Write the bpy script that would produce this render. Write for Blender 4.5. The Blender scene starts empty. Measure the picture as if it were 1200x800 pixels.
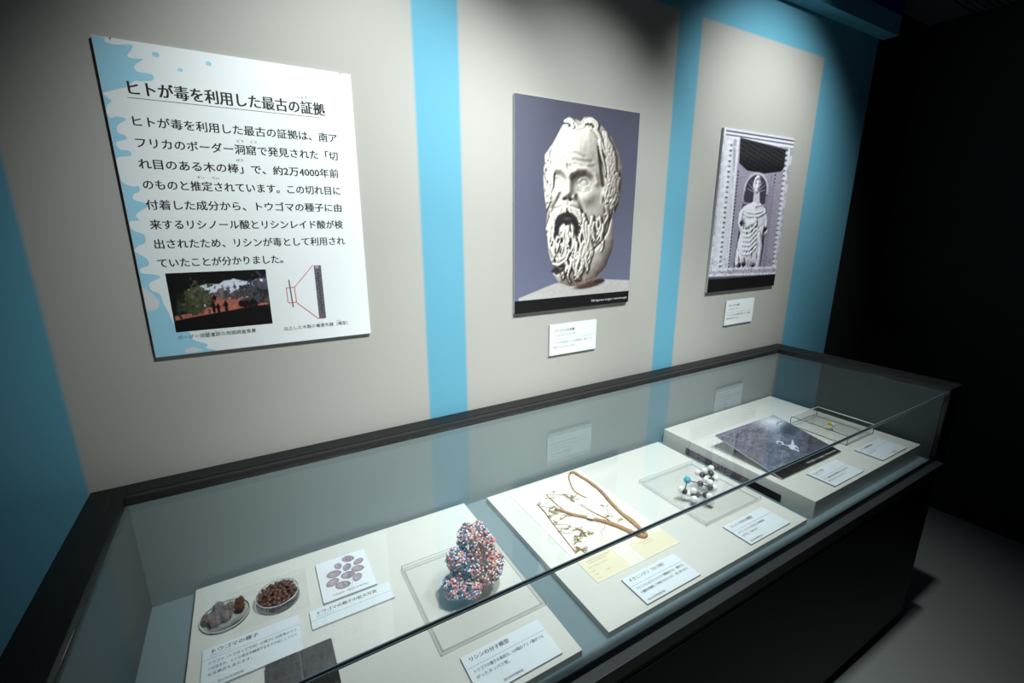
import bpy, bmesh, math, random
import numpy as np
from mathutils import Vector, Matrix
R = math.radians
C = bpy.context.scene.collection
sc = bpy.context.scene

# ------------------------------------------------------------------ camera
cam_d = bpy.data.cameras.new('camera')
cam = bpy.data.objects.new('camera', cam_d); C.objects.link(cam)
cam_d.sensor_width = 36.0
cam_d.lens = 36.0 * 534.7 / 1200.0
cam_d.clip_start = 0.02
cam.location = (0.0, -1.25, 1.6)
_y, _p = R(30.1186), R(-14.3778)
_f = Vector((math.sin(_y) * math.cos(_p), math.cos(_y) * math.cos(_p), math.sin(_p)))
_r = Vector((math.cos(_y), -math.sin(_y), 0)); _u = _r.cross(_f)
cam.matrix_world = Matrix(((_r.x, _u.x, -_f.x, 0), (_r.y, _u.y, -_f.y, -1.25), (_r.z, _u.z, -_f.z, 1.6), (0, 0, 0, 1)))
sc.camera = cam

# ------------------------------------------------------------------ world, lamps, exposure
w = bpy.data.worlds.new('dark_room_air'); sc.world = w; w.use_nodes = True
w.node_tree.nodes['Background'].inputs[0].default_value = (0.55, 0.75, 1.0, 1)
w.node_tree.nodes['Background'].inputs[1].default_value = 0.018

def spot(name, loc, aim, power, size, blend, radius=0.03, col=(0.93, 1.0, 0.985)):
    l = bpy.data.lights.new(name, 'SPOT'); l.energy = power; l.spot_size = R(size); l.spot_blend = blend
    l.shadow_soft_size = radius; l.color = col
    o = bpy.data.objects.new(name, l); C.objects.link(o); o.location = loc
    o.rotation_euler = (Vector(aim) - Vector(loc)).to_track_quat('-Z', 'Y').to_euler()
    return o
spot('track_spot_lamp', (0.46, -0.90, 2.58), (0.33, 0.0, 1.60), 96, 67, 1.0)
spot('track_spot_lamp', (0.95, -0.95, 2.58), (0.90, 0.0, 1.38), 82, 70, 1.0)
spot('track_spot_lamp', (1.85, -0.80, 2.58), (1.92, 0.0, 1.74), 66, 84, 1.0)
spot('track_spot_lamp', (0.62, -0.80, 2.58), (0.55, -0.46, 0.75), 97, 62, 1.0)
spot('track_spot_lamp', (1.30, -0.75, 2.58), (1.20, -0.42, 0.75), 76, 62, 0.9)
spot('track_spot_lamp', (1.72, -0.70, 2.58), (1.88, -0.42, 0.78), 62, 58, 1.0)
sc.view_settings.view_transform = 'Standard'
sc.view_settings.look = 'None'
sc.view_settings.gamma = 1.0
sc.view_settings.use_curve_mapping = False
sc.view_settings.exposure = 0.06

# ------------------------------------------------------------------ materials
def lin(c):
    return tuple((x / 12.92 if x <= 0.04045 else ((x + 0.055) / 1.055) ** 2.4) for x in [v / 255.0 for v in c])

def mat(name, rgb, rough=0.6, metal=0.0, spec=0.5, var=0.0, scale=60.0, bump=0.0):
    m = bpy.data.materials.new(name); m.use_nodes = True
    nt = m.node_tree; b = nt.nodes['Principled BSDF']
    b.inputs['Base Color'].default_value = (*lin(rgb), 1)
    b.inputs['Roughness'].default_value = rough; b.inputs['Metallic'].default_value = metal
    b.inputs['Specular IOR Level'].default_value = spec
    if var or bump:
        tc = nt.nodes.new('ShaderNodeTexCoord'); n = nt.nodes.new('ShaderNodeTexNoise')
        n.inputs['Scale'].default_value = scale; n.inputs['Detail'].default_value = 4
        nt.links.new(tc.outputs['Object'], n.inputs['Vector'])
        if var:
            mx = nt.nodes.new('ShaderNodeMix'); mx.data_type = 'RGBA'
            a = lin(rgb)
            mx.inputs[6].default_value = (*[x * (1 - var) for x in a], 1)
            mx.inputs[7].default_value = (*[min(1, x * (1 + var)) for x in a], 1)
            nt.links.new(n.outputs['Fac'], mx.inputs[0]); nt.links.new(mx.outputs[2], b.inputs['Base Color'])
        if bump:
            bp = nt.nodes.new('ShaderNodeBump'); bp.inputs['Strength'].default_value = bump
            bp.inputs['Distance'].default_value = 0.002
            nt.links.new(n.outputs['Fac'], bp.inputs['Height']); nt.links.new(bp.outputs[0], b.inputs['Normal'])
    return m

def attr_mat(name, rough=0.5, spec=0.4):
    m = bpy.data.materials.new(name); m.use_nodes = True
    nt = m.node_tree; b = nt.nodes['Principled BSDF']
    a = nt.nodes.new('ShaderNodeVertexColor'); a.layer_name = 'ink'
    nt.links.new(a.outputs['Color'], b.inputs['Base Color'])
    b.inputs['Roughness'].default_value = rough; b.inputs['Specular IOR Level'].default_value = spec
    return m

def pane_mat(name, r0, tint=(1, 1, 1)):
    # thin clear sheet: Schlick reflectance over straight-through transmission
    m = bpy.data.materials.new(name); m.use_nodes = True
    nt = m.node_tree; nt.nodes.clear()
    out = nt.nodes.new('ShaderNodeOutputMaterial'); mx = nt.nodes.new('ShaderNodeMixShader')
    tr = nt.nodes.new('ShaderNodeBsdfTransparent'); gl = nt.nodes.new('ShaderNodeBsdfGlossy')
    tr.inputs[0].default_value = (*tint, 1); gl.inputs['Roughness'].default_value = 0.0
    lw = nt.nodes.new('ShaderNodeLayerWeight'); lw.inputs[0].default_value = 0.5
    pw = nt.nodes.new('ShaderNodeMath'); pw.operation = 'POWER'; pw.inputs[1].default_value = 4.2
    ma = nt.nodes.new('ShaderNodeMath'); ma.operation = 'MULTIPLY_ADD'
    ma.inputs[1].default_value = 1 - r0; ma.inputs[2].default_value = r0
    nt.links.new(lw.outputs['Facing'], pw.inputs[0]); nt.links.new(pw.outputs[0], ma.inputs[0])
    nt.links.new(ma.outputs[0], mx.inputs[0]); nt.links.new(tr.outputs[0], mx.inputs[1])
    nt.links.new(gl.outputs[0], mx.inputs[2]); nt.links.new(mx.outputs[0], out.inputs[0])
    return m

M = {}
M['black'] = mat('black_lacquered_wood', (6, 6, 6), 0.5, spec=0.12, var=0.15, scale=40)
M['rail'] = mat('black_rail_paint', (22, 23, 24), 0.5, spec=0.3, var=0.1, scale=50)
M['rail_in'] = mat('charcoal_rail_lip_paint', (34, 34, 34), 0.5, spec=0.3)
M['groove'] = mat('black_groove', (8, 8, 8), 0.8)
M['steel'] = mat('dark_steel_glazing_bar', (36, 39, 43), 0.45, 0.2)
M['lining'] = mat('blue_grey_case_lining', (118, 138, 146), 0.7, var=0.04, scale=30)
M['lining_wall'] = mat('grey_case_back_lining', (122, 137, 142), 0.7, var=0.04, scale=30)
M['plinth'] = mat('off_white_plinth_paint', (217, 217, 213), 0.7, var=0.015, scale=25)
M['lining_side'] = mat('shaded_case_side_lining', (82, 92, 96), 0.7, var=0.04, scale=30)  # same lining, darkened: the weaker light on the sides is put into the colour
M['slot'] = mat('black_slot', (10, 10, 11), 0.9)
M['glass'] = pane_mat('coated_case_glass', 0.050, (0.985, 0.995, 0.99))
M['edge'] = mat('dark_polished_glass_edge', (88, 100, 110), 0.2)
M['edge_lt'] = mat('pale_glass_bevel', (150, 170, 176), 0.2)
M['acrylic'] = pane_mat('clear_acrylic', 0.02, (0.995, 0.997, 0.996))
M['acr_edge'] = mat('polished_acrylic_edge', (140, 146, 146), 0.2)
M['acr_edge_w'] = mat('lit_edge_tone', (240, 244, 244), 0.2)  # clear edges painted bright where they catch the light
M['acr_edge_d'] = mat('unlit_acrylic_tone', (70, 78, 80), 0.2)  # same clear acrylic, its unlit look put into the colour
M['foam'] = mat('white_foam_board', (236, 240, 243), 0.6)
M['foam_side'] = mat('foam_board_core', (190, 194, 194), 0.8)
M['card'] = mat('white_card', (228, 236, 244), 0.6)
M['card_side'] = mat('grey_card_core', (168, 174, 178), 0.8)
M['ink'] = mat('black_ink', (16, 16, 18), 0.6)
M['ink_grey'] = mat('grey_ink', (90, 94, 100), 0.6)
M['ink_blue'] = mat('pale_blue_ink', (158, 212, 236), 0.6)
M['ink_teal'] = mat('teal_rule_ink', (96, 150, 170), 0.6)
M['ink_shade'] = mat('light_grey_ink', (216, 220, 224), 0.6)
M['ink_red'] = mat('red_ink', (206, 60, 62), 0.6)
M['ink_white'] = mat('white_ink', (214, 214, 214), 0.6)
M['print_black'] = mat('printed_black', (22, 20, 22), 0.45)
M['print'] = attr_mat('photo_print')
M['balls'] = attr_mat('plastic_atoms', 0.3)
M['paper'] = mat('ivory_herbarium_paper', (238, 235, 224), 0.8, var=0.02, scale=20)
M['cream'] = mat('cream_note_paper', (234, 226, 200), 0.8, var=0.03, scale=40)
M['stem'] = mat('dried_brown_stem', (184, 142, 100), 0.7, var=0.45, scale=110)
M['twig'] = mat('pale_dried_twig', (146, 116, 76), 0.8, var=0.3, scale=100)
M['umbel'] = mat('dried_olive_seed_head', (136, 112, 62), 0.9, var=0.4, scale=300)
M['tape'] = mat('white_mounting_tape', (232, 232, 228), 0.6)
M['thread'] = mat('blue_green_thread', (88, 136, 140), 0.7)
M['atom_w'] = mat('white_plastic_atom', (238, 240, 240), 0.25)
M['atom_k'] = mat('black_plastic_atom', (30, 31, 33), 0.3)
M['atom_n'] = mat('cyan_plastic_atom', (44, 172, 214), 0.3)
M['yellow'] = mat('yellow_plastic_atom', (226, 214, 20), 0.3)
M['dish'] = pane_mat('clear_dish_plastic', 0.035, (0.97, 0.98, 0.98))
M['seed'] = mat('mottled_brown_seed_coat', (104, 72, 62), 0.18, var=0.7, scale=330)
M['husk'] = mat('grey_brown_spiny_husk', (126, 110, 102), 0.85, var=0.7, scale=220, bump=0.5)
M['husk_b'] = mat('dark_brown_split_husk', (92, 56, 38), 0.85, var=0.5, scale=200, bump=0.5)
M['wall_dark'] = mat('black_wall_paint', (20, 22, 23), 0.85)
M['ceiling'] = mat('dark_grey_ceiling_paint', (74, 74, 88), 0.9)
M['cyan'] = mat('cyan_wall_paint', (80, 150, 176), 0.75)
M['navy'] = mat('navy_blue_paint', (30, 50, 190), 0.8)
M['floor'] = mat('grey_vinyl_floor', (118, 122, 120), 0.55, var=0.08, scale=3)

def wall_material():
    m = bpy.data.materials.new('beige_wall_with_cyan_bands'); m.use_nodes = True
    nt = m.node_tree; b = nt.nodes['Principled BSDF']; b.inputs['Roughness'].default_value = 0.75
    b.inputs['Specular IOR Level'].default_value = 0.25
    tc = nt.nodes.new('ShaderNodeTexCoord'); sp = nt.nodes.new('ShaderNodeSeparateXYZ')
    nt.links.new(tc.outputs['Object'], sp.inputs[0])
    def step(sock, a, inv=False, s=0.006):
        n = nt.nodes.new('ShaderNodeMapRange'); n.interpolation_type = 'SMOOTHSTEP'
        n.inputs[1].default_value = a - s; n.inputs[2].default_value = a + s
        n.inputs[3].default_value = 1.0 if inv else 0.0; n.inputs[4].default_value = 0.0 if inv else 1.0
        nt.links.new(sock, n.inputs[0]); return n.outputs[0]
    def op(o, a, c):
        n = nt.nodes.new('ShaderNodeMath'); n.operation = o
        nt.links.new(a, n.inputs[0]); nt.links.new(c, n.inputs[1]); return n.outputs[0]
    X, Z = sp.outputs[0], sp.outputs[2]
    tot = None
    for a, c in ((-0.363, 0.435), (0.561, 1.384), (1.501, 2.303)):
        r = op('MULTIPLY', step(X, a), step(X, c, True))
        tot = r if tot is None else op('ADD', tot, r)
    tot = op('MULTIPLY', tot, step(Z, 2.305, True))
    mx = nt.nodes.new('ShaderNodeMix'); mx.data_type = 'RGBA'
    mx.inputs[6].default_value = (*lin((100, 165, 190)), 1)
    mx.inputs[7].default_value = (*lin((176, 174, 169)), 1)
    nt.links.new(tot, mx.inputs[0])
    nz = nt.nodes.new('ShaderNodeTexNoise'); nz.inputs['Scale'].default_value = 260; nz.inputs['Detail'].default_value = 3
    nt.links.new(tc.outputs['Object'], nz.inputs['Vector'])
    bp = nt.nodes.new('ShaderNodeBump'); bp.inputs['Strength'].default_value = 0.06; bp.inputs['Distance'].default_value = 0.001
    nt.links.new(nz.outputs['Fac'], bp.inputs['Height']); nt.links.new(bp.outputs[0], b.inputs['Normal'])
    nt.links.new(mx.outputs[2], b.inputs['Base Color'])
    return m
M['wall'] = wall_material()

# ------------------------------------------------------------------ helpers
def link(name, me, parent=None, loc=None):
    o = bpy.data.objects.new(name, me); C.objects.link(o)
    if parent is not None: o.parent = parent
    if loc is not None: o.location = loc
    return o

def bm_obj(name, bm, m, parent=None, loc=None, smooth=False):
    me = bpy.data.meshes.new(name); bm.normal_update(); bm.to_mesh(me); bm.free()
    ms = m if isinstance(m, (list, tuple)) else [m]
    for x in ms: me.materials.append(x)
    if smooth:
        for p in me.polygons: p.use_smooth = True
    return link(name, me, parent, loc)

def add_box(bm, x0, x1, y0, y1, z0, z1, mi=0, bevel=0.0):
    v = [bm.verts.new((x, y, z)) for z in (z0, z1) for y in (y0, y1) for x in (x0, x1)]
    fs = []
    for f in ((0, 2, 3, 1), (4, 5, 7, 6), (0, 1, 5, 4), (2, 6, 7, 3), (0, 4, 6, 2), (1, 3, 7, 5)):
        k = bm.faces.new([v[i] for i in f]); k.material_index = mi; fs.append(k)
    if bevel:
        es = list({e for f in fs for e in f.edges})
        r = bmesh.ops.bevel(bm, geom=es, offset=bevel, segments=2, affect='EDGES', profile=0.5)
        for f in r['faces']: f.material_index = mi
    return fs

def box(name, b, m, parent=None, bevel=0.0, loc=None):
    bm = bmesh.new(); add_box(bm, *b, bevel=bevel)
    return bm_obj(name, bm, m, parent, loc)

def tube(bm, pts, rad, seg=8, mi=0):
    pts = [Vector(p) for p in pts]
    if not hasattr(rad, '__len__'): rad = [rad] * len(pts)
    rings = []
    for i, p in enumerate(pts):
        t = (pts[min(i + 1, len(pts) - 1)] - pts[max(i - 1, 0)]).normalized()
        a = t.cross(Vector((0, 0, 1)));
        if a.length < 1e-3: a = t.cross(Vector((1, 0, 0)))
        a.normalize(); b = t.cross(a)
        rings.append([bm.verts.new(p + (a * math.cos(k * 2 * math.pi / seg) + b * math.sin(k * 2 * math.pi / seg)) * rad[i]) for k in range(seg)])
    for i in range(len(rings) - 1):
        for k in range(seg):
            f = bm.faces.new((rings[i][k], rings[i][(k + 1) % seg], rings[i + 1][(k + 1) % seg], rings[i + 1][k])); f.material_index = mi; f.smooth = True
    for r in (rings[0][::-1], rings[-1]):
        f = bm.faces.new(r); f.material_index = mi

def smooth_path(pts, n=5):
    out = []
    P = [Vector(p) for p in pts]
    for i in range(len(P) - 1):
        p0, p1, p2, p3 = P[max(i - 1, 0)], P[i], P[i + 1], P[min(i + 2, len(P) - 1)]
        for k in range(n):
            t = k / n
            out.append(0.5 * ((2 * p1) + (p2 - p0) * t + (2 * p0 - 5 * p1 + 4 * p2 - p3) * t * t + (3 * p1 - p0 - 3 * p2 + p3) * t ** 3))
    out.append(P[-1]); return out

def tag(o, label=None, cat=None, group=None, kind=None):
    if label: o['label'] = label
    if cat: o['category'] = cat
    if group: o['group'] = group
    if kind: o['kind'] = kind
    return o

def empty(name, loc=(0, 0, 0), rot=(0, 0, 0), label=None, cat=None, group=None):
    o = bpy.data.objects.new(name, None); C.objects.link(o); o.location = loc; o.rotation_euler = rot
    o.empty_display_size = 0.02
    return tag(o, label, cat, group)

# text lies in the local XY plane of its parent: x right, y up, z out of the sheet
def text(name, s, x, y, size, m, parent, z=0.0, adv=None, bold=0.0, ming=0.0, align='LEFT', length=None, sx=1.0, fit=None):
    c = bpy.data.curves.new('lettering', 'FONT'); c.body = s; c.resolution_u = 2; c.size = 1.0; c.offset = bold
    if align == 'RIGHT': c.align_x = 'RIGHT'
    t = bpy.data.objects.new('lettering', c)
    me = bpy.data.meshes.new_from_object(t)
    bpy.data.objects.remove(t); bpy.data.curves.remove(c)
    n = len(me.vertices); co = np.empty(n * 3, np.float32); me.vertices.foreach_get('co', co); co = co.reshape(-1, 3)
    w_ = co[:, 0].max() - co[:, 0].min()
    kx = (length / (w_ * size)) if length else sx
    if fit and w_ * size * kx > fit: kx = fit / (w_ * size)
    co[:, 0] *= size * kx; co[:, 1] *= size
    co[:, 0] += x; co[:, 1] += y; co[:, 2] = z
    me.vertices.foreach_set('co', co.ravel()); me.update()
    me.name = name
    me.materials.clear(); me.materials.append(m)
    if ming:   # heavier uprights than bars, as in the printed serif type
        bm = bmesh.new(); bm.from_mesh(me)
        g = bmesh.ops.duplicate(bm, geom=bm.verts[:] + bm.edges[:] + bm.faces[:])
        for v in [e for e in g['geom'] if isinstance(e, bmesh.types.BMVert)]: v.co.x += ming * size; v.co.z += 0.00002
        bm.to_mesh(me); bm.free()
    return link(name, me, parent)

def flat_poly(bm, pts, z=0.0, mi=0):
    f = bm.faces.new([bm.verts.new((p[0], p[1], z)) for p in pts]); f.material_index = mi
    return f

def rule(bm, a, b, wd, z):
    a = Vector((*a, z)); b = Vector((*b, z)); d = (b - a).normalized(); n = Vector((-d.y, d.x, 0)) * wd / 2
    bm.faces.new([bm.verts.new(p) for p in (a - n, b - n, b + n, a + n)])

# ------------------------------------------------------------------ painted prints (vertex inks on a fine sheet)
class Canvas:
    def __init__(s, W, H, nx, ny, base, seed=0):
        s.W, s.H, s.nx, s.ny = W, H, nx, ny
        x = np.linspace(0, W, nx); y = np.linspace(0, H, ny)
        s.X, s.Y = np.meshgrid(x, y); s.c = np.zeros((ny, nx, 3)) + np.array(base, float)
        s.rng = np.random.RandomState(seed)
    def noise(s, f, oct=4, stretch=(1, 1), seed=0):
        out = np.zeros_like(s.X); amp = 1.0; tot = 0
        for k in range(oct):
            r = np.random.RandomState(seed * 17 + k); g = r.rand(64, 64)
            u = s.X * f * stretch[0] * 2 ** k + 7.3 * k; v = s.Y * f * stretch[1] * 2 ** k + 3.1 * k
            iu = np.floor(u).astype(int); iv = np.floor(v).astype(int); fu = u - iu; fv = v - iv
            fu = fu * fu * (3 - 2 * fu); fv = fv * fv * (3 - 2 * fv)
            a = g[iv % 64, iu % 64]; b = g[iv % 64, (iu + 1) % 64]; c = g[(iv + 1) % 64, iu % 64]; d = g[(iv + 1) % 64, (iu + 1) % 64]
            out += amp * ((a * (1 - fu) + b * fu) * (1 - fv) + (c * (1 - fu) + d * fu) * fv); tot += amp; amp *= 0.55
        return out / tot
    def blend(s, al, col):
        al = np.clip(al, 0, 1)[..., None]; s.c = s.c * (1 - al) + np.asarray(col, float) * al
    def ell(s, cx, cy, rx, ry, col, a=1.0, soft=0.3, rot=0.0):
        dx = s.X - cx; dy = s.Y - cy; c, n = math.cos(R(rot)), math.sin(R(rot))
        d = np.sqrt(((dx * c + dy * n) / rx) ** 2 + ((-dx * n + dy * c) / ry) ** 2)
        s.blend(a * np.clip((1 - d) / soft, 0, 1), col)
    def inside(s, pts):
        P = np.array(pts); ins = np.zeros(s.X.shape, bool)
        for i in range(len(P)):
            x0, y0 = P[i]; x1, y1 = P[i - 1]
            if y0 == y1: continue
            ins ^= ((y0 > s.Y) != (y1 > s.Y)) & (s.X < (x1 - x0) * (s.Y - y0) / (y1 - y0) + x0)
        return ins
    def dist(s, pts):
        d = np.full(s.X.shape, 9.0); T = np.zeros_like(s.X); n = len(pts) - 1
        for i in range(n):
            ax, ay = pts[i]; bx, by = pts[i + 1]; L = (bx - ax) ** 2 + (by - ay) ** 2 + 1e-12
            t = np.clip(((s.X - ax) * (bx - ax) + (s.Y - ay) * (by - ay)) / L, 0, 1)
            q = np.hypot(s.X - ax - t * (bx - ax), s.Y - ay - t * (by - ay))
            m = q < d; d = np.where(m, q, d); T = np.where(m, (i + t) / n, T)
        return d, T
    def poly(s, pts, col, a=1.0, soft=0.002):
        ins = s.inside(pts); d, _ = s.dist(list(pts) + [pts[0]])
        s.blend(a * np.clip(0.5 + np.where(ins, d, -d) / soft, 0, 1), col)
    def stroke(s, pts, wd, col, a=1.0, taper=True):
        xs = [p[0] for p in pts]; ys = [p[1] for p in pts]; pad = wd * 2 + 0.003
        i0 = max(0, int((min(xs) - pad) / s.W * s.nx)); i1 = min(s.nx, int((max(xs) + pad) / s.W * s.nx) + 2)
        j0 = max(0, int((min(ys) - pad) / s.H * s.ny)); j1 = min(s.ny, int((max(ys) + pad) / s.H * s.ny) + 2)
        if i1 <= i0 or j1 <= j0: return
        X, Y, c = s.X, s.Y, s.c
        s.X, s.Y, s.c = X[j0:j1, i0:i1], Y[j0:j1, i0:i1], c[j0:j1, i0:i1]
        d, T = s.dist(pts); ww = wd * (1 - 0.75 * np.abs(2 * T - 1) ** 2) if taper else wd
        s.blend(a * np.clip(1.4 - d / (ww * 0.5 + 1e-6), 0, 1), col)
        c[j0:j1, i0:i1] = s.c; s.X, s.Y, s.c = X, Y, c
    def build(s, name, parent, x0, ytop, z=0.0):
        n = s.nx * s.ny
        co = np.stack([s.X.ravel() + x0, ytop - s.Y.ravel(), np.full(n, z)], 1)
        idx = np.arange(n).reshape(s.ny, s.nx)
        f = np.stack([idx[1:, :-1], idx[1:, 1:], idx[:-1, 1:], idx[:-1, :-1]], -1).reshape(-1, 4)
        me = bpy.data.meshes.new(name); me.vertices.add(n); me.vertices.foreach_set('co', co.ravel())
        me.loops.add(f.size); me.loops.foreach_set('vertex_index', f.ravel().astype(np.int32))
        me.polygons.add(len(f)); me.polygons.foreach_set('loop_start', np.arange(0, f.size, 4, dtype=np.int32))
        me.update(calc_edges=True)
        a = me.color_attributes.new('ink', 'FLOAT_COLOR', 'POINT')
        v = np.clip(s.c.reshape(-1, 3) / 255.0, 0, 1); v = np.where(v <= 0.04045, v / 12.92, ((v + 0.055) / 1.055) ** 2.4)
        a.data.foreach_set('color', np.concatenate([v, np.ones((n, 1))], 1).astype(np.float32).ravel())
        me.materials.append(M['print'])
        return link(name, me, parent)

# ------------------------------------------------------------------ setting
def struct(o): o['kind'] = 'structure'; return o
struct(box('wall_back', (-4.0, 2.74, 0.0, 0.10, 0.0, 2.62), M['wall']))
struct(box('wall_recess', (2.741, 3.30, 0.03, 0.10, 0.0, 2.62), M['wall_dark']))
struct(box('wall_right', (3.301, 3.40, -4.0, 0.10, 0.0, 2.62), M['wall_dark']))
fl = struct(box('floor', (-4.0, 3.40, -4.0, 0.10, -0.06, -0.001), M['floor']))
bm = bmesh.new()
add_box(bm, -4.0, 3.40, -4.0, 0.10, 2.622, 2.70)
struct(bm_obj('ceiling', bm, M['ceiling']))
rb = box('rib', (2.92, 3.29, -0.004, 0.004, 2.612, 2.6218), M['ceiling'], bpy.data.objects['ceiling'])
rb.location = (0, -0.15, 0)
for i in range(1, 60):
    q = rb.copy(); C.objects.link(q); q.location = (0, -0.15 - i * 0.025, 0)
struct(box('trim_1', (-4.0, 2.775, -0.065, -0.0005, 2.452, 2.535), M['cyan'], bevel=0.002))
struct(box('trim_2', (-4.0, 2.86, -0.03, -0.0005, 2.5355, 2.6218), M['navy']))

# ------------------------------------------------------------------ display case
case = empty('display_case', (0.9, -0.36, 0), label='long black museum display case with a glass top standing against the striped wall', cat='display case')
K = Vector((0.9, -0.36, 0))
def cbox(name, b, m, bevel=0.0, parent=None):
    bm = bmesh.new(); add_box(bm, b[0] - K.x, b[1] - K.x, b[2] - K.y, b[3] - K.y, b[4], b[5], bevel=bevel)
    return bm_obj(name, bm, m, parent or case)
XL, XR = -0.290, 2.158
cbox('base_cabinet', (-0.345, 2.172, -0.718, -0.004, 0.055, 0.700), M['black'], 0.002)
cbox('toe_kick', (-0.32, 2.15, -0.700, -0.01, 0.0, 0.055), M['slot'])
cbox('case_floor', (XL + .001, XR - .001, -0.690, -0.071, 0.701, 0.735), M['lining'])
cbox('back_panel', (XL + .001, XR - .001, -0.0700, -0.060, 0.701, 1.003), M['lining_wall'])
for nm, a, b in (('side_panel', -0.359, XL), ('side_panel', XR, 2.262)):
    cbox(nm, (a, b, -0.7035, -0.004, 0.7005, 1.0235), M['rail'], 0.0015)
for x0, x1 in ((XL + .0003, XL + .0043), (XR - .0043, XR - .0003)):
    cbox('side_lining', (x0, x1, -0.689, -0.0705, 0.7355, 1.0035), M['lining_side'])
cbox('back_rail', (XL + .0003, XR - .0003, -0.052, -0.004, 0.7005, 1.0235), M['rail'], 0.001)
cbox('back_rail_lip', (XL + .0003, XR - .0003, -0.0700, -0.0535, 1.0040, 1.0225), M['rail_in'], 0.001)
# seam lines that run round the frame
cbox('frame_seam', (-0.312, -0.309, -0.700, -0.036, 1.0235, 1.0239), M['groove'])
cbox('frame_seam', (2.205, 2.208, -0.700, -0.036, 1.0235, 1.0239), M['groove'])
# glazing
g = cbox('top_glass', (XL + .001, XR - .001, -0.6960, -0.0705, 1.0045, 1.0125), M['glass'])
g['label'] = 'clear glass top'
cbox('polished_edge', (XL + .001, XR - .001, -0.6985, -0.6962, 1.0072, 1.0125), M['edge'], parent=g)
cbox('edge_bevel', (XL + .001, XR - .001, -0.6990, -0.6975, 1.0040, 1.0070), M['edge_lt'], parent=g)
cbox('front_glass', (XL + .001, XR - .001, -0.6985, -0.6905, 0.7080, 1.0030), M['glass'])
cbox('front_channel', (XL + .001, XR - .001, -0.7040, -0.6991, 0.701, 0.7260), M['groove'])
cbox('front_rail', (XL - .055, 2.172, -0.7280, -0.7045, 0.701, 0.7350), M['steel'], 0.0015)
cbox('cabinet_seam', (XL - .05, 2.170, -0.7195, -0.7182, 0.668, 0.6705), M['steel'])

# ------------------------------------------------------------------ plinths inside
def plinth(x0, x1, y0, y1, z1, label):
    cx, cy = (x0 + x1) / 2, (y0 + y1) / 2
    e = empty('display_plinth', (cx, cy, 0.7352), label=label, cat='plinth', group='white plinths inside the case')
    bm = bmesh.new(); add_box(bm, x0 - cx, x1 - cx, y0 - cy, y1 - cy, 0.0, z1 - 0.7352, bevel=0.0007)
    bm_obj('block', bm, M['plinth'], e)
    return e
Z1 = 0.7525
plinth(-0.1975, 0.503, -0.672, -0.082, Z1, 'low white plinth on the left under the seed dishes and the coloured ball model')
plinth(0.578, 1.352, -0.668, -0.092, Z1, 'low white plinth in the middle under the pressed dried plant')
p3 = plinth(1.392, 2.125, -0.664, -0.082, 0.795, 'tall white plinth on the right under the tilted dark picture')
cx, cy = (1.392 + 2.125) / 2, (-0.664 - 0.082) / 2
bm = bmesh.new(); add_box(bm, 1.3905 - cx, 1.3925 - cx, -0.566 - cy, -0.195 - cy, 0.001, 0.027)  # flat plate, its black stands in for the shade inside a slot
bm_obj('slot_dark_plate', bm, M['slot'], p3)['label'] = 'flat black plate for the dark inside of a slot'

# ------------------------------------------------------------------ boards on the wall
def wall_board(name, x0, x1, z0, z1, label, cat, thick=0.007, gap=0.0006, group=None, rot=0.0):
    e = empty(name, (x0, -gap, z1), (R(90), R(rot), 0), label, cat, group)   # local x right, local y up (0 at the top edge)
    W, H = x1 - x0, z1 - z0
    bm = bmesh.new(); fs = add_box(bm, 0, W, -H, 0, 0, thick)
    for i, f in enumerate(fs): f.material_index = 0 if i == 1 else 1
    bm_obj('board', bm, [M['foam'], M['foam_side']], e)
    return e, W, H, thick

# --- text panel
tp, W, H, T = wall_board('text_panel', -0.1965, 0.2745, 1.313, 1.946,
    'large white information board with Japanese text and a pale blue splash down its left edge', 'information board', 0.008)
def spl(pts, z, m, name):
    # closed smooth outline
    P = [Vector((x, -y, 0)) for x, y in pts]; n = len(P); out = []
    for i in range(n):
        p0, p1, p2, p3_ = P[i - 1], P[i], P[(i + 1) % n], P[(i + 2) % n]
        for k in range(4):
            t = k / 4
            q = 0.5 * ((2 * p1) + (p2 - p0) * t + (2 * p0 - 5 * p1 + 4 * p2 - p3_) * t * t + (3 * p1 - p0 - 3 * p2 + p3_) * t ** 3)
            out.append((min(max(q.x, 0.0006), W - .0006), min(max(q.y, -H + .0006), -0.0006)))
    bm = bmesh.new(); flat_poly(bm, out, z); bmesh.ops.triangulate(bm, faces=bm.faces[:])
    return bm_obj(name, bm, m, tp)
TZ = T + 0.0002
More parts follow.
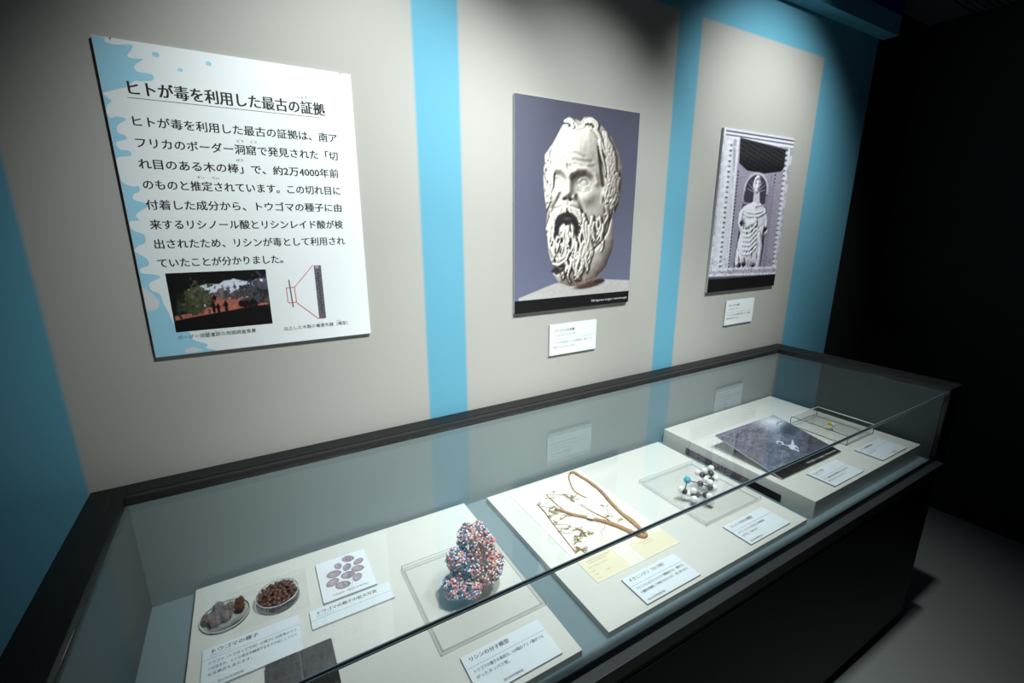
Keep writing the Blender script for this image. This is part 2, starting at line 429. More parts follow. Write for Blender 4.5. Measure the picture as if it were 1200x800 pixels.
SP = [(0.0, 0.0), (0.0185, 0.0), (0.0197, 0.0085), (0.032, 0.011), (0.0412, 0.0098), (0.0602, 0.0075), (0.057, 0.017), (0.0492, 0.0275), (0.058, 0.031), (0.0737, 0.0299), (0.0583, 0.043), (0.0604, 0.0534), (0.075, 0.054), (0.0851, 0.0564), (0.0837, 0.0654), (0.0655, 0.0701), (0.0539, 0.0708), (0.0405, 0.083), (0.030, 0.087), (0.0146, 0.0932), (0.0006, 0.1001), (0.0112, 0.1119), (0.0042, 0.1196), (0.0, 0.1311), (0.004, 0.1428), (0.0143, 0.1398), (0.029, 0.1427), (0.0137, 0.1555), (0.0115, 0.1691), (0.0216, 0.1731), (0.0228, 0.1805), (0.0056, 0.1874), (0.01, 0.2005), (0.0232, 0.2018), (0.0257, 0.2109), (0.005, 0.2147), (0.0, 0.2266), (0.001, 0.2472), (0.004, 0.2633), (0.018, 0.2706), (0.0282, 0.2692), (0.0286, 0.2788), (0.0175, 0.286), (0.0160, 0.2965), (0.0345, 0.303), (0.036, 0.3105), (0.0195, 0.3211), (0.014, 0.3302), (0.0183, 0.3372), (0.004, 0.3392), (0.001, 0.3505), (0.0076, 0.3596), (0.0215, 0.3667), (0.0209, 0.3829), (0.0085, 0.3896), (0.001, 0.4009), (0.0177, 0.4157), (0.0193, 0.43), (0.005, 0.4364), (0.005, 0.4463), (0.0255, 0.450), (0.0346, 0.4572), (0.0153, 0.4681), (0.0150, 0.4827), (0.0291, 0.4937), (0.032, 0.5138), (0.038, 0.5345), (0.044, 0.56), (0.058, 0.578), (0.0692, 0.5842), (0.0732, 0.6006), (0.0988, 0.615), (0.0948, 0.6242), (0.11, 0.6325), (0.0, 0.6325)]
bl = spl(SP, TZ, M['ink_blue'], 'blue_splash'); bl['label'] = 'pale blue printed splash'
spl([(0.0, 0.4813), (0.0107, 0.4849), (0.0249, 0.5082), (0.0207, 0.5228), (0.0039, 0.5287), (0.0, 0.5254)], TZ + .0001, M['ink_shade'], 'splash_hole')
spl([(0.055, 0.624), (0.064, 0.6185), (0.076, 0.6205), (0.088, 0.627), (0.07, 0.631), (0.057, 0.6295)], TZ + .0001, M['ink_shade'], 'splash_hole')
for i, (x, y, a, b) in enumerate(((0.0955, 0.0180, .006, .0045), (0.184, 0.0205, .0055, .0042), (0.1325, 0.0400, .0045, .0032))):
    spl([(x + a * math.cos(t * math.pi / 4), y + b * math.sin(t * math.pi / 4)) for t in range(8)], TZ, M['ink_blue'], 'splash_drop')
TT = T + 0.0004
def tt(s, x, y, size, length=None, m='ink', bold=0.0, ming=0.0, par=None, z=None):
    return text('lettering', s, x, -y, size, M[m], par or tp, TT if z is None else z, length=length, bold=bold, ming=ming)
ttl = tt('ヒトが毒を利用した最古の証拠', 0.0345, 0.0950, 0.0290, 0.364, ming=0.055)
tt('しょう', 0.347, 0.0655, 0.0072, 0.020); tt('こ', 0.3785, 0.0655, 0.0072)
bm = bmesh.new(); rule(bm, (0.0375, -0.1025), (0.394, -0.1025), 0.0009, TT); bm_obj('underline', bm, M['ink_grey'], tp)
LN = ['ヒトが毒を利用した最古の証拠は、南ア', 'フリカのボーダー洞窟で発見された「切', 'れ目のある木の棒」で、約2万4000年前', 'のものと推定されています。この切れ目に', '付着した成分から、トウゴマの種子に由', '来するリシノール酸とリシンレイド酸が検', '出されたため、リシンが毒として利用され', 'ていたことが分かりました。']
for i, s in enumerate(LN):
    y = 0.1445 + i * 0.04025
    tt(s, 0.0335, y + 0.0085, 0.0215, 0.2425 + .0 if i == 7 else 0.3885, ming=0.034)
for s, x, y, L in (('どう', 0.214, 0.1700, .013), ('くつ', 0.240, 0.1700, .013), ('ぼう', 0.209, 0.2100, .013), ('すい', 0.131, 0.2500, .013), ('てい', 0.158, 0.2500, .013)):
    tt(s, x, y, 0.0062, L, m='ink_grey')
# cave picture
cv = Canvas(0.1935, 0.1315, 160, 110, (14, 12, 12), 3)
nz = cv.noise(60, 4, seed=2); n2 = cv.noise(160, 3, seed=5)
def cpt(a, b):   # picture zoom coordinates, sheared back to the flat print
    u = (a - 66 - (b - 150) * 0.155) / 850.0
    v = (b - 158 + u * 46) / 500.0 if True else 0
    return (u * 0.1935, v * 0.1315)
cv.poly([cpt(*p) for p in [(240, 290), (300, 275), (390, 245), (500, 245), (540, 215), (600, 208), (620, 195), (700, 215), (780, 222), (840, 195), (925, 185), (945, 400), (300, 520), (200, 400)]], (214, 222, 236), soft=0.003)
cv.poly([cpt(*p) for p in [(400, 340), (430, 330), (560, 370), (690, 370), (950, 400), (950, 440), (800, 455), (600, 480), (140, 560), (135, 515), (300, 490), (400, 440)]], (190, 112, 96), soft=0.004)
cv.blend((nz > 0.5) * 0.25 * (cv.Y > 0.06), (120, 60, 50))
for a, b, rx, ry, col in ((180, 400, .028, .032, (44, 48, 42)), (250, 380, .026, .034, (52, 58, 40)), (340, 360, .024, .032, (70, 76, 48)), (400, 380, .012, .02, (56, 56, 44)), (540, 330, .014, .014, (110, 96, 108)), (650, 340, .016, .014, (84, 76, 84)), (740, 330, .02, .022, (66, 62, 66)), (830, 330, .024, .03, (56, 52, 62)), (900, 300, .02, .036, (74, 68, 88)), (930, 370, .012, .016, (40, 38, 40))):
    x, y = cpt(a, b); d = np.sqrt(((cv.X - x) / rx) ** 2 + ((cv.Y - y) / ry) ** 2)
    cv.blend(np.clip((1.15 - d + (n2 - .5) * 2.2) * 4, 0, 1) * 0.93, col)
    cv.blend(np.clip((1.0 - d) * 3, 0, 1) * (nz > 0.56) * 0.5, (14, 14, 12))
    cv.blend(np.clip((0.9 - d) * 3, 0, 1) * (n2 > 0.56) * 0.45, (132, 128, 104))
cv.poly([cpt(*p) for p in [(50, 120), (220, 120), (250, 285), (160, 330), (150, 480), (136, 520), (90, 500)]], (14, 12, 12), soft=0.006)
cv.poly([cpt(*p) for p in [(120, 570), (140, 560), (300, 530), (480, 500), (620, 480), (700, 462), (830, 442), (990, 436), (1000, 640), (120, 700)]], (12, 10, 10), soft=0.003)
for a, b, h in ((458, 345, 40), (448, 400, 90), (490, 420, 75), (555, 395, 88)):
    x, y = cpt(a, b); hh = h / 500 * 0.1315
    cv.ell(x, y + .001, .0022, .0028, (16, 10, 10)); cv.ell(x, y + hh * .38, .0048, hh * .36, (16, 10, 10)); cv.ell(x, y + hh * .8, .0035, hh * .35, (16, 10, 10))
    cv.stroke([(x - .002, y + .006), (x - .007, y + .010), (x - .006, y + .014)], .002, (16, 10, 10))
for a, b in ((700, 420), (745, 420), (800, 410)):
    x, y = cpt(a, b); cv.ell(x, y, .008, .0095, (18, 12, 12)); cv.ell(x + .006, y + .004, .004, .008, (18, 12, 12))
cv.build('cave_photo_print', tp, 0.0448, -0.4492, T + 0.0004)['label'] = 'dark printed photo of people in front of a cave mouth'
tt('ボーダー洞窟遺跡の発掘調査風景', 0.0450, 0.5975, 0.0103, 0.155, m='ink_grey', bold=.004)
tt('い せき', 0.094, 0.5885, 0.004, m='ink_grey'); tt('はっくつ', 0.117, 0.5885, 0.004, m='ink_grey')
tt('出土した木製の毒塗布器（模型）', 0.2606, 0.6010, 0.0103, 0.152, m='ink_grey', bold=.004)
tt('と ふ', 0.3435, 0.5905, 0.004, m='ink_grey'); tt('も けい', 0.384, 0.5905, 0.004, m='ink_grey')
# carved stick diagram
bm = bmesh.new()
for a, b in (((.2778, -.4960), (.2962, -.4960)), ((.2962, -.4960), (.2968, -.5333)), ((.2968, -.5333), (.2783, -.5333)), ((.2783, -.5333), (.2778, -.4960)), ((.2962, -.4960), (.3432, -.4441)), ((.2968, -.5333), (.3435, -.5790)), ((.3435, -.5790), (.3600, -.5790))):
    rule(bm, a, b, .0014, TT + .0002)
bm_obj('callout_lines', bm, M['ink_red'], tp)
cs = Canvas(0.0165, 0.1335, 16, 100, (104, 100, 112), 8)
nn = cs.noise(220, 3, (1, 1), 9); cs.blend((nn > .5) * .45, (66, 62, 74)); cs.blend((nn > .66) * .5, (150, 146, 156))
for i in range(17): cs.ell(.0085 + .0012 * math.sin(i * 2.1), .02 + i * .0062, .0035, .0018, (40, 38, 46), .8)
cs.ell(.007, .004, .005, .004, (190, 190, 196), .8)
cs.build('carved_stick_print', tp, 0.3452, -0.4449, TT)
bm = bmesh.new(); rule(bm, (.2855, -.477), (.2882, -.545), .0026, TT); bm_obj('small_stick_print', bm, M['ink_grey'], tp)
for x, z in ((0.028, -0.0012), (0.448, -0.0012)):
    bm = bmesh.new(); tube(bm, [(x, z, T), (x, z, T + .0012)], 0.0012, 8); bm_obj('mounting_pin', bm, M['ink'], tp)

# --- photo of the marble head
hp, W2, H2, T2 = wall_board('head_photo_board', 0.7285, 1.2185, 1.3215, 1.9635,
    'photo print of a bearded open-mouthed marble head on a purple grey ground', 'photo print', 0.010)
class Relief:
    # height field over a canvas, shaded once as the photographed sculpture was lit
    def __init__(s, c, pts, edge=.03, top=.05):
        s.c = c; ins = c.inside(pts); d, _ = c.dist(list(pts) + [pts[0]])
        s.m = np.clip(0.5 + np.where(ins, d, -d) / .0035, 0, 1); s.h = top * (1 - np.exp(-np.where(ins, d, 0) / edge))
    def bump(s, x, y, rx, ry, h, rot=0, p=1.0):
        dx, dy = s.c.X - x, s.c.Y - y; k, n = math.cos(R(rot)), math.sin(R(rot))
        d = ((dx * k + dy * n) / rx) ** 2 + ((-dx * n + dy * k) / ry) ** 2
        s.h = s.h + h * np.where(d < 1, (1 - d) ** p, 0) if p < 1.5 else s.h + h * np.exp(-d * 1.6)
    def ridge(s, pts, w, h, over=None, w1=None, soft=False):
        d, T = s.c.dist(pts); ww = w + ((w1 if w1 is not None else w) - w) * T
        q = np.clip(1 - (d / (ww / 2)) ** 2, 0, 1)
        if soft: s.h = s.h + h * np.exp(-(d / (ww / 2)) ** 2)
        elif over is None: s.h = s.h + h * q
        else:
            a = np.clip(q * 5, 0, 1); s.h = s.h * (1 - a) + (over + h * np.sqrt(q)) * a
    @staticmethod
    def blur(a, n):
        for _ in range(n):
            a = (a + np.roll(a, 1, 0) + np.roll(a, -1, 0) + np.roll(a, 1, 1) + np.roll(a, -1, 1)) / 5
        return a
    def shade(s, lit, dark, L=(-.5, -.5, .70), cav=60, amb=.30, gain=.85, flat=1.0):
        c = s.c; h = s.blur(s.h, 1) * flat; gy, gx = np.gradient(h, c.H / (c.ny - 1), c.W / (c.nx - 1))
        n = 1 / np.sqrt(gx ** 2 + gy ** 2 + 1); l = np.array(L) / np.linalg.norm(L)
        v = amb + gain * np.clip((-gx * l[0] - gy * l[1] + l[2]) * n, 0, 1)
        oc = np.clip((s.blur(s.h, 14) - s.h) * cav, -.12, .75); v = np.clip(v - oc, 0, 1.12)[..., None]
        col = np.array(dark, float) * (1 - v) + np.array(lit, float) * v
        c.c = c.c * (1 - s.m[..., None]) + np.clip(col, 0, 255) * s.m[..., None]

def paint_head():
    c = Canvas(W2, 0.601, 190, 232, (80, 80, 98), 1)
    c.blend(np.clip(c.Y / .6, 0, 1) * .65, (122, 126, 152)); c.blend(np.clip(1 - c.X / .15, 0, 1) * .2, (112, 114, 140))
    n2 = c.noise(120, 3, seed=4); n1 = c.noise(60, 4, seed=6)
    c.poly([(.015, .592), (.154, .553), (.34, .549), (.49, .562), (.49, .602), (.015, .602)], (190, 186, 184), soft=.003)
    c.blend((c.Y > .553) * (n2 > .5) * .10 * (c.X > .02), (130, 120, 118))
    c.ell(.30, .567, .075, .013, (70, 50, 50), .95, .4, -6); c.ell(.345, .556, .03, .009, (44, 34, 34), .9)
    O = [(.15, .1), (.168, .07), (.176, .052), (.193, .043), (.22, .047), (.24, .05), (.2526, .037), (.28, .032), (.305, .043), (.331, .058), (.369, .086), (.403, .131), (.422, .178), (.423, .239), (.416, .295), (.402, .324), (.387, .33), (.396, .37), (.404, .412), (.40, .445), (.372, .509), (.328, .55), (.284, .566), (.2136, .567), (.171, .551), (.146, .52), (.15, .50), (.138, .48), (.128, .453), (.1225, .414), (.1136, .37), (.118, .33), (.113, .302), (.106, .27), (.1017, .226), (.104, .191), (.107, .157), (.137, .12)]
    r = Relief(c, O, .035, .055)
    base = r.h.copy()
    # smooth neck, skull and face
    r.bump(.34, .46, .09, .11, .02, -20, 2)
    r.bump(.225, .135, .10, .095, .035, 0, 2); r.bump(.215, .26, .10, .14, .018, 0, 2)
    for y, x0, x1, k in ((.150, .190, .262, .006), (.163, .215, .290, -.003), (.176, .225, .30, -.006), (.166, .165, .195, .004)):
        r.ridge([(x0, y), ((x0 + x1) / 2, y - k), (x1, y + .003)], .010, -.0035, soft=True)
    r.ridge([(.130, .205), (.150, .192), (.172, .194), (.189, .206)], .020, .011, soft=True); r.ridge([(.208, .206), (.235, .190), (.272, .188), (.305, .206), (.314, .228)], .024, .013, soft=True)
    r.ridge([(.192, .18), (.196, .195), (.194, .208)], .008, -.008, soft=True); r.ridge([(.202, .182), (.205, .2)], .007, -.006, soft=True)
    r.bump(.158, .226, .030, .020, -.020, 0, 2); r.bump(.260, .228, .042, .026, -.026, 0, 2)
    r.bump(.158, .229, .017, .012, .012, 0, 2); r.bump(.262, .231, .021, .015, .014, 0, 2)
    for P_ in ([(.140, .226), (.150, .218), (.165, .218), (.177, .228)], [(.240, .228), (.254, .218), (.274, .218), (.288, .232)]): r.ridge(P_, .007, .0045, soft=True)
    for P_ in ([(.142, .237), (.158, .242), (.176, .236)], [(.242, .240), (.262, .247), (.286, .239)]): r.ridge(P_, .006, .003, soft=True)
    r.ridge([(.145, .25), (.16, .256), (.178, .25)], .008, -.003, soft=True); r.ridge([(.24, .256), (.262, .262), (.288, .252)], .009, -.004, soft=True)
    r.ridge([(.200, .205), (.200, .235), (.198, .262)], .022, .022, w1=.036, soft=True)
    r.bump(.197, .268, .017, .014, .016, 0, 2); r.bump(.178, .276, .011, .010, .012, 0, 2); r.bump(.221, .278, .012, .011, .013, 0, 2)
    r.bump(.188, .286, .008, .005, -.012, 0, 2); r.bump(.211, .288, .008, .005, -.012, 0, 2)
    r.bump(.145, .275, .022, .022, .010, 0, 2); r.bump(.278, .275, .036, .028, .014, 0, 2)
    r.ridge([(.168, .270), (.156, .292), (.140, .312)], .012, -.010, soft=True); r.ridge([(.233, .275), (.248, .298), (.262, .325)], .013, -.011, soft=True)
    r.bump(.198, .303, .045, .018, .012, 0, 2); r.ridge([(.198, .292), (.198, .306)], .006, -.005, soft=True)
    B = base + .012
    rg = random.Random(5)
    def lock(x, y, dx, dy, L, amp, wd, h=.010, b=None, ph=None):
        l = math.hypot(dx, dy); dx /= l; dy /= l; ph = rg.uniform(0, 6.28) if ph is None else ph; pts = []
        for k in range(9):
            t = k / 8; s_ = math.sin(ph + t * 5.0) * amp * (.3 + t); pts.append((x + dx * L * t - dy * s_, y + dy * L * t + dx * s_))
        r.ridge(pts, wd, h * rg.uniform(.8, 1.25), over=(B if b is None else b), w1=wd * .35)
    # hair behind and right, falling in waves
    for k in range(60):
        t = rg.random(); y = .075 + t * .20; x = .33 + .075 * math.sin(min(1, t * 1.1) * 2.0) * rg.uniform(.3, 1.0) + .01
        lock(x, y, .30 - .55 * t, 1, rg.uniform(.05, .08), .006, rg.uniform(.013, .019), .011)
    for x, y in ((.352, .262), (.376, .275), (.396, .29), (.365, .295), (.388, .312)): r.bump(x, y, .013, .013, .012, 0, 2); r.bump(x + .003, y + .003, .005, .006, -.016, 0, 2)
    r.ridge([(.322, .12), (.328, .16), (.336, .20), (.345, .235)], .014, -.030, soft=True)
    r.bump(.349, .287, .014, .026, .012, 0, 2); r.bump(.347, .287, .006, .014, -.014, 0, 2)
    lock(.300, .07, .8, 1, .10, .005, .020, .013); lock(.322, .10, .25, 1, .11, .005, .018, .013)
    # left side curls
    for i in range(26):
        y = .12 + i * .0075; lock(.128 - .012 * math.sin(i * .35) + rg.uniform(-.012, .008), y, -.15, 1, .045, .005, .014, .010)
    for i in range(8): r.bump(.117 + rg.uniform(-.006, .006), .15 + i * .021, .008, .009, .010, 0, 2); r.bump(.119, .152 + i * .021, .004, .004, -.012, 0, 2)
    # crown curls
    for x, y, rx in ((.190, .062, .024), (.283, .056, .027)):
        for q in range(3):
            rr_ = rx * (1 - q * .28); pts = [(x + rr_ * math.cos(a), y + rr_ * .62 * math.sin(a)) for a in [math.pi * (1.05 + j * .16) + q * .4 for j in range(8)]]
            r.ridge(pts, .012, .012, over=B + .004)
        r.bump(x + .006, y + .006, .008, .006, -.03, 0, 2)
    r.ridge([(.218, .058), (.232, .070), (.252, .062)], .012, .010, over=B)
    # beard mass
    Bb = base + .020
    for k in range(46):
        x = rg.uniform(.128, .37); y = .325 + .03 * abs(x - .2) / .1 * .3 + rg.random() * .12 - max(0, x - .3) * .55
        if x > .30 and y > .40 - (x - .3) * .6: continue
        lock(x, y, (x - .205) * .35 - (.25 if x > .29 else 0) * 0, 1, rg.uniform(.055, .085), .008, rg.uniform(.013, .020), .013, Bb)
    for k in range(24):
        x = rg.uniform(.145, .29); lock(x, .43 + rg.random() * .055, (.21 - x) * 1.4, 1, rg.uniform(.05, .075), .009, rg.uniform(.014, .021), .014, Bb + .004)
    # open mouth
    r.bump(.196, .356, .050, .030, -.050, 0, 2); r.bump(.158, .378, .018, .032, -.040, 0, 2); r.bump(.238, .385, .017, .038, -.040, 0, 2)
    r.bump(.197, .372, .020, .009, .012, 0, 2)
    # chin tuft between the dark hollows
    for k in range(9): lock(.178 + k * .0052, .382 + abs(k - 4) * .004, (k - 4) * .05, 1, .075, .006, .013, .013, base + .006)
    r.bump(.180, .415, .006, .008, -.03, 0, 2); r.bump(.216, .425, .006, .016, -.03, 0, 2)
    # moustache, strands combed out and down
    for s_ in (-1, 1):
        for k in range(11):
            t = k / 10; x = .198 + s_ * (.004 + t * .046); y = .307 + t * .012
            lock(x, y, s_ * (.15 + t * .45), 1, .032 + t * .060, .003, .011, .010, base + .030, ph=1.0)
    for k in range(4):
        lock(.137 - k * .004, .335 + k * .02, .12, 1, .09, .007, .018, .014, Bb + .004); lock(.262 + k * .009, .335 + k * .012, .0, 1, .10, .008, .018, .014, Bb + .004)
    r.ridge([(.142, .498), (.163, .508), (.188, .500)], .018, -.045, soft=True); r.ridge([(.138, .488), (.165, .494), (.198, .478), (.21, .45)], .014, .013, over=Bb)
    r.ridge([(.318, .445), (.348, .422), (.372, .388), (.384, .345)], .008, -.010, soft=True)
    r.h = r.h + (n1 - .5) * .003
    r.shade((248, 241, 230), (40, 31, 30), cav=46, amb=.16, gain=.98, flat=.74)
    c.blend(r.m * np.clip((c.X - .24) / .2, 0, 1) * .20, (120, 100, 92))
    c.poly([(.150, .352), (.160, .336), (.180, .327), (.198, .324), (.218, .328), (.238, .342), (.248, .372), (.246, .402), (.232, .398), (.228, .372), (.214, .360), (.198, .366), (.180, .360), (.168, .374), (.166, .400), (.154, .398), (.148, .374)], (44, 40, 42), .94, .006)
    c.ell(.198, .345, .024, .007, (92, 84, 84), .9, .6)
    c.poly([(.138, .512), (.150, .504), (.178, .506), (.196, .496), (.192, .514), (.160, .526)], (44, 38, 38), .9, .005)
    c.stroke([(.20, .562), (.27, .560), (.33, .545), (.37, .511)], .005, (190, 140, 112), .6)
    return c
paint_head().build('marble_head_print', hp, 0, 0, T2 + .0003)
bm = bmesh.new(); flat_poly(bm, [(0, -H2), (W2, -H2), (W2, -.6005), (0, -.6005)], T2 + .0003); bm_obj('black_caption_strip', bm, M['print_black'], hp)
text('caption', '©Bridgeman Images / amanaimages', W2 - .178, -H2 + .0145, .0112, M['ink_white'], hp, T2 + .0006, length=.170)

# --- photo of the statue in its niche
sp_, W3, H3, T3 = wall_board('statue_photo_board', 1.6655, 2.1445, 1.3215, 1.9630,
    'pale violet photo print of a robed stone statue standing in a carved niche', 'photo print', 0.010)
def paint_statue():
    c = Canvas(W3, 0.588, 165, 205, (198, 196, 216), 2)
    n1 = c.noise(60, 4, seed=7); n2 = c.noise(150, 3, seed=8); n3 = c.noise(40, 4, (1, .3), 11)
    def q(a, b):     # zoom pixels to print metres
        t = (b - 60) / 595.0; x0 = 85 - 62 * t; x1 = 340 - 74 * t
        u = (a - x0) / (x1 - x0); y0 = 60 + 42 * u; y1 = 655 - 27 * u
        return (u * W3, (b - y0) / (y1 - y0) * H3)
    def P(L): return [q(*p) for p in L]
    # outer stone frames
    c.poly(P([(60, 40), (120, 60), (60, 640), (0, 660)]), (206, 208, 224), 1, .004)
    c.blend((c.X < .09) * (n3 > .5) * .4, (110, 112, 138)); c.blend((c.X < .13) * (n1 > .58) * .5, (228, 228, 240))
    c.blend((c.X > .40) * .8, (196, 196, 212)); c.blend((c.X > .38) * (n1 > .5) * .45, (120, 120, 142))
    # top mouldings
    for i, (k, col) in enumerate(((0, (206, 208, 220)), (7, (96, 92, 112)), (12, (224, 224, 234)), (19, (130, 126, 146)), (25, (230, 230, 238)))):
        c.poly(P([(90, 62 + k), (338, 102 + k), (334, 109 + k), (90, 69 + k)]), col, 1, .003)
    # inner niche ground
    c.poly(P([(135, 95), (312, 135), (272, 590), (92, 600)]), (158, 150, 176), 1, .004)
    # coffered dark vault
    V = P([(137, 95), (310, 140), (305, 190), (285, 212), (220, 218), (160, 206), (133, 180)])
    c.poly(V, (48, 54, 62), 1, .004); iv = c.inside(V)
    gx = np.abs(((c.X * 58 + c.Y * 20) % 1) - .5); gy = np.abs(((c.Y * 60 - c.X * 16) % 1) - .5)
    c.blend(iv * ((gx > .36) | (gy > .38)) * .55, (112, 118, 126)); c.blend(iv * np.clip((c.Y - .09) / .08, 0, 1) * .7, (28, 32, 38))
    # side pilasters with beading
    for x0, x1 in ((112, 72), (128, 92)):
        c.stroke(P([(x0, 95), (x1, 585)]), .010, (226, 224, 236), .8, False)
    c.poly(P([(86, 90), (112, 92), (112, 200), (84, 590), (38, 590), (70, 250)]), (206, 206, 222), .9, .004)
    for i in range(26):
        t = i / 26; x, y = q(100 - 42 * t, 110 + 470 * t)
        c.ell(x + .01 * math.sin(i * 2.7), y, .020, .012, (236, 236, 246), .8, .6); c.ell(x + .014, y + .010, .012, .006, (84, 82, 108), .8, .6)
    for i in range(30):
        t = i / 30; x, y = q(130 - 20 * t - 16 * t, 210 + 370 * t)
        c.ell(x, y, .006, .005, (64, 56, 84), .9, .4)
        x, y = q(266 - 40 * t, 200 + 370 * t); c.ell(x, y, .006, .005, (66, 58, 84), .9, .4)
        x, y = q(248 - 22 * t, 230 + 340 * t); c.ell(x, y, .004, .004, (90, 82, 110), .8, .4)
    for i in range(24):
        t = i / 24; x, y = q(308 - 42 * t, 150 + 420 * t)
        c.ell(x, y, .020, .013, (232, 232, 242), .8, .6); c.ell(x - .006, y + .010, .012, .006, (92, 92, 116), .8, .6)
    # arch
    c.ell(*q(193, 275), .088, .075, (190, 186, 208), 1, .1); c.ell(*q(193, 277), .078, .066, (96, 84, 108), 1, .1)
    c.poly(P([(152, 280), (238, 292), (215, 560), (112, 570)]), (98, 86, 112), 1, .004)
    for k in range(9):
        a = math.pi * (1.08 + k * .105); x, y = q(193, 285); c.stroke([(x, y), (x + .074 * math.cos(a), y + .066 * math.sin(a))], .004, (176, 170, 192), .8)
    c.stroke(P([(146, 300), (150, 320), (200, 330), (236, 328)]), .008, (176, 172, 196), .8, False)
    c.poly(P([(228, 300), (262, 250), (235, 560), (210, 560)]), (150, 142, 170), .8, .006)
    # the standing figure
    B = P([(196, 296), (180, 318), (150, 332), (134, 355), (130, 390), (138, 430), (128, 470), (120, 520), (118, 566), (212, 566), (222, 500), (228, 450), (240, 420), (236, 370), (226, 338), (208, 320)])
    r = Relief(c, B, .03, .040); base = r.h.copy(); rg = random.Random(8)
    for pts in ([(150, 343), (165, 352), (190, 357), (218, 350)], [(142, 352), (168, 368), (205, 368), (228, 356)], [(180, 318), (192, 332), (214, 326)]): r.ridge(P(pts), .012, .009)
    r.ridge(P([(140, 350), (134, 378), (140, 402), (160, 396), (190, 388)]), .040, .016); r.ridge(P([(228, 350), (236, 380), (234, 410)]), .030, .014)
    r.bump(*q(148, 398), .030, .020, -.040, 0, 2); r.bump(*q(232, 418), .012, .012, -.03, 0, 2)
    for k in range(26):
        x = 132 + k * 3.6; y = 408 + rg.random() * 40
        r.ridge(P([(x, y), (x - 5 + rg.uniform(-5, 5), y + 40), (x - 8 + rg.uniform(-12, 8), y + 85), (x - 10 + rg.uniform(-8, 6), min(564, y + 130))]), .014, .012, over=base + .004)
    for k in range(6):
        y = 418 + k * 17; r.ridge(P([(130, y - 24), (146, y + 4), (172, y + 6), (196, y - 20)]), .013, .012, over=base + .008)
    r.ridge(P([(206, 440), (214, 480), (208, 530), (204, 562)]), .034, .020, over=base + .006)
    for x, y in ((152, 550), (134, 556), (186, 556)): r.bump(*q(x, y), .016, .012, -.05, 0, 2)
    r.shade((250, 250, 255), (40, 34, 58), cav=50, amb=.25, gain=.85, flat=.7)
    hx, hy = q(197, 256)
    HD = [(hx + .027 * math.cos(a), hy + .038 * math.sin(a)) for a in [i * math.pi / 8 for i in range(16)]]
    c.poly(P([(186, 280), (206, 282), (208, 322), (182, 318)]), (196, 192, 212), 1, .004)
    r = Relief(c, HD, .012, .025); r.ridge([(hx + .006, hy - .004), (hx + .010, hy + .010)], .008, .007, soft=True)
    for x, y, h in ((-.004, -.003, -.008), (.016, -.003, -.008), (.010, .019, -.005)): r.bump(hx + x, hy + y, .006, .004, h, 0, 2)
    for k in range(10):
        a = math.pi * (.85 + k * .09); r.bump(hx + .024 * math.cos(a), hy + .032 * math.sin(a), .009, .009, .012, 0, 2)
    r.shade((252, 252, 255), (60, 54, 80), cav=50, amb=.3, gain=.8, flat=.7)
    # ledges at the foot
    for y, col, wd in ((572, (222, 222, 234), .012), (584, (170, 168, 190), .010), (594, (226, 226, 236), .010), (604, (110, 108, 130), .012), (614, (60, 56, 66), .016)):
        c.stroke(P([(30, y - 6), (276, y - 14)]), wd, col, .95, False)
    c.blend((c.Y > .50) * (n2 > .56) * .35, (120, 118, 140))
    c.blend((n2 - .5) * .35, (60, 56, 80)); c.c = 255 * (1 / (1 + np.exp(-(c.c / 255 - .55) * 6.5))); c.c = c.c * .40 + c.c.mean(2, keepdims=True) * .60 * np.array([1.0, .99, 1.03])
    return c
paint_statue().build('niche_statue_print', sp_, 0, 0, T3 + .0003)
bm = bmesh.new(); flat_poly(bm, [(0, -H3), (W3, -H3), (W3, -.5875), (0, -.5875)], T3 + .0003); bm_obj('black_caption_strip', bm, M['print_black'], sp_)

# --- small wall captions
def caption_card(x0, x1, z0, z1, label, title, sub, lines):
    e, W_, H_, t_ = wall_board('caption_card', x0, x1, z0, z1, label, 'caption card', 0.006, 0.0006, 'caption cards on the wall')
    z = t_ + .0002
    text('lettering', title, .014, -.027, .0115, M['ink'], e, z, ming=.045)
    text('lettering', sub, .020, -.0415, .0082, M['ink_grey'], e, z)
    bm = bmesh.new(); rule(bm, (.004, -.053), (W_ - .004, -.053), .0008, z); bm_obj('rule', bm, M['ink_teal'], e)
    for i, s in enumerate(lines): text('lettering', s, .012, -.069 - i * .0155, .0088, M['ink'], e, z, length=(W_ - .028) if i == 0 else None, fit=W_ - .024)
caption_card(0.8700, 1.0745, 1.1600, 1.2685, 'white caption card under the marble head photo', 'ソクラテスの肖像', 'Socrates  BC.470?- BC.399', ['ソクラテスは古代ギリシャの哲学者で、毒ニンジン', 'を飲んだとされています。'])
caption_card(1.8110, 2.0130, 1.1640, 1.2740, 'white caption card under the niche statue photo', 'プリニウスの像', 'Gaius Plinius  23-79', ['プリニウスはその著書で毒ニンジンに触れ、', '植物の毒を記しました。'])

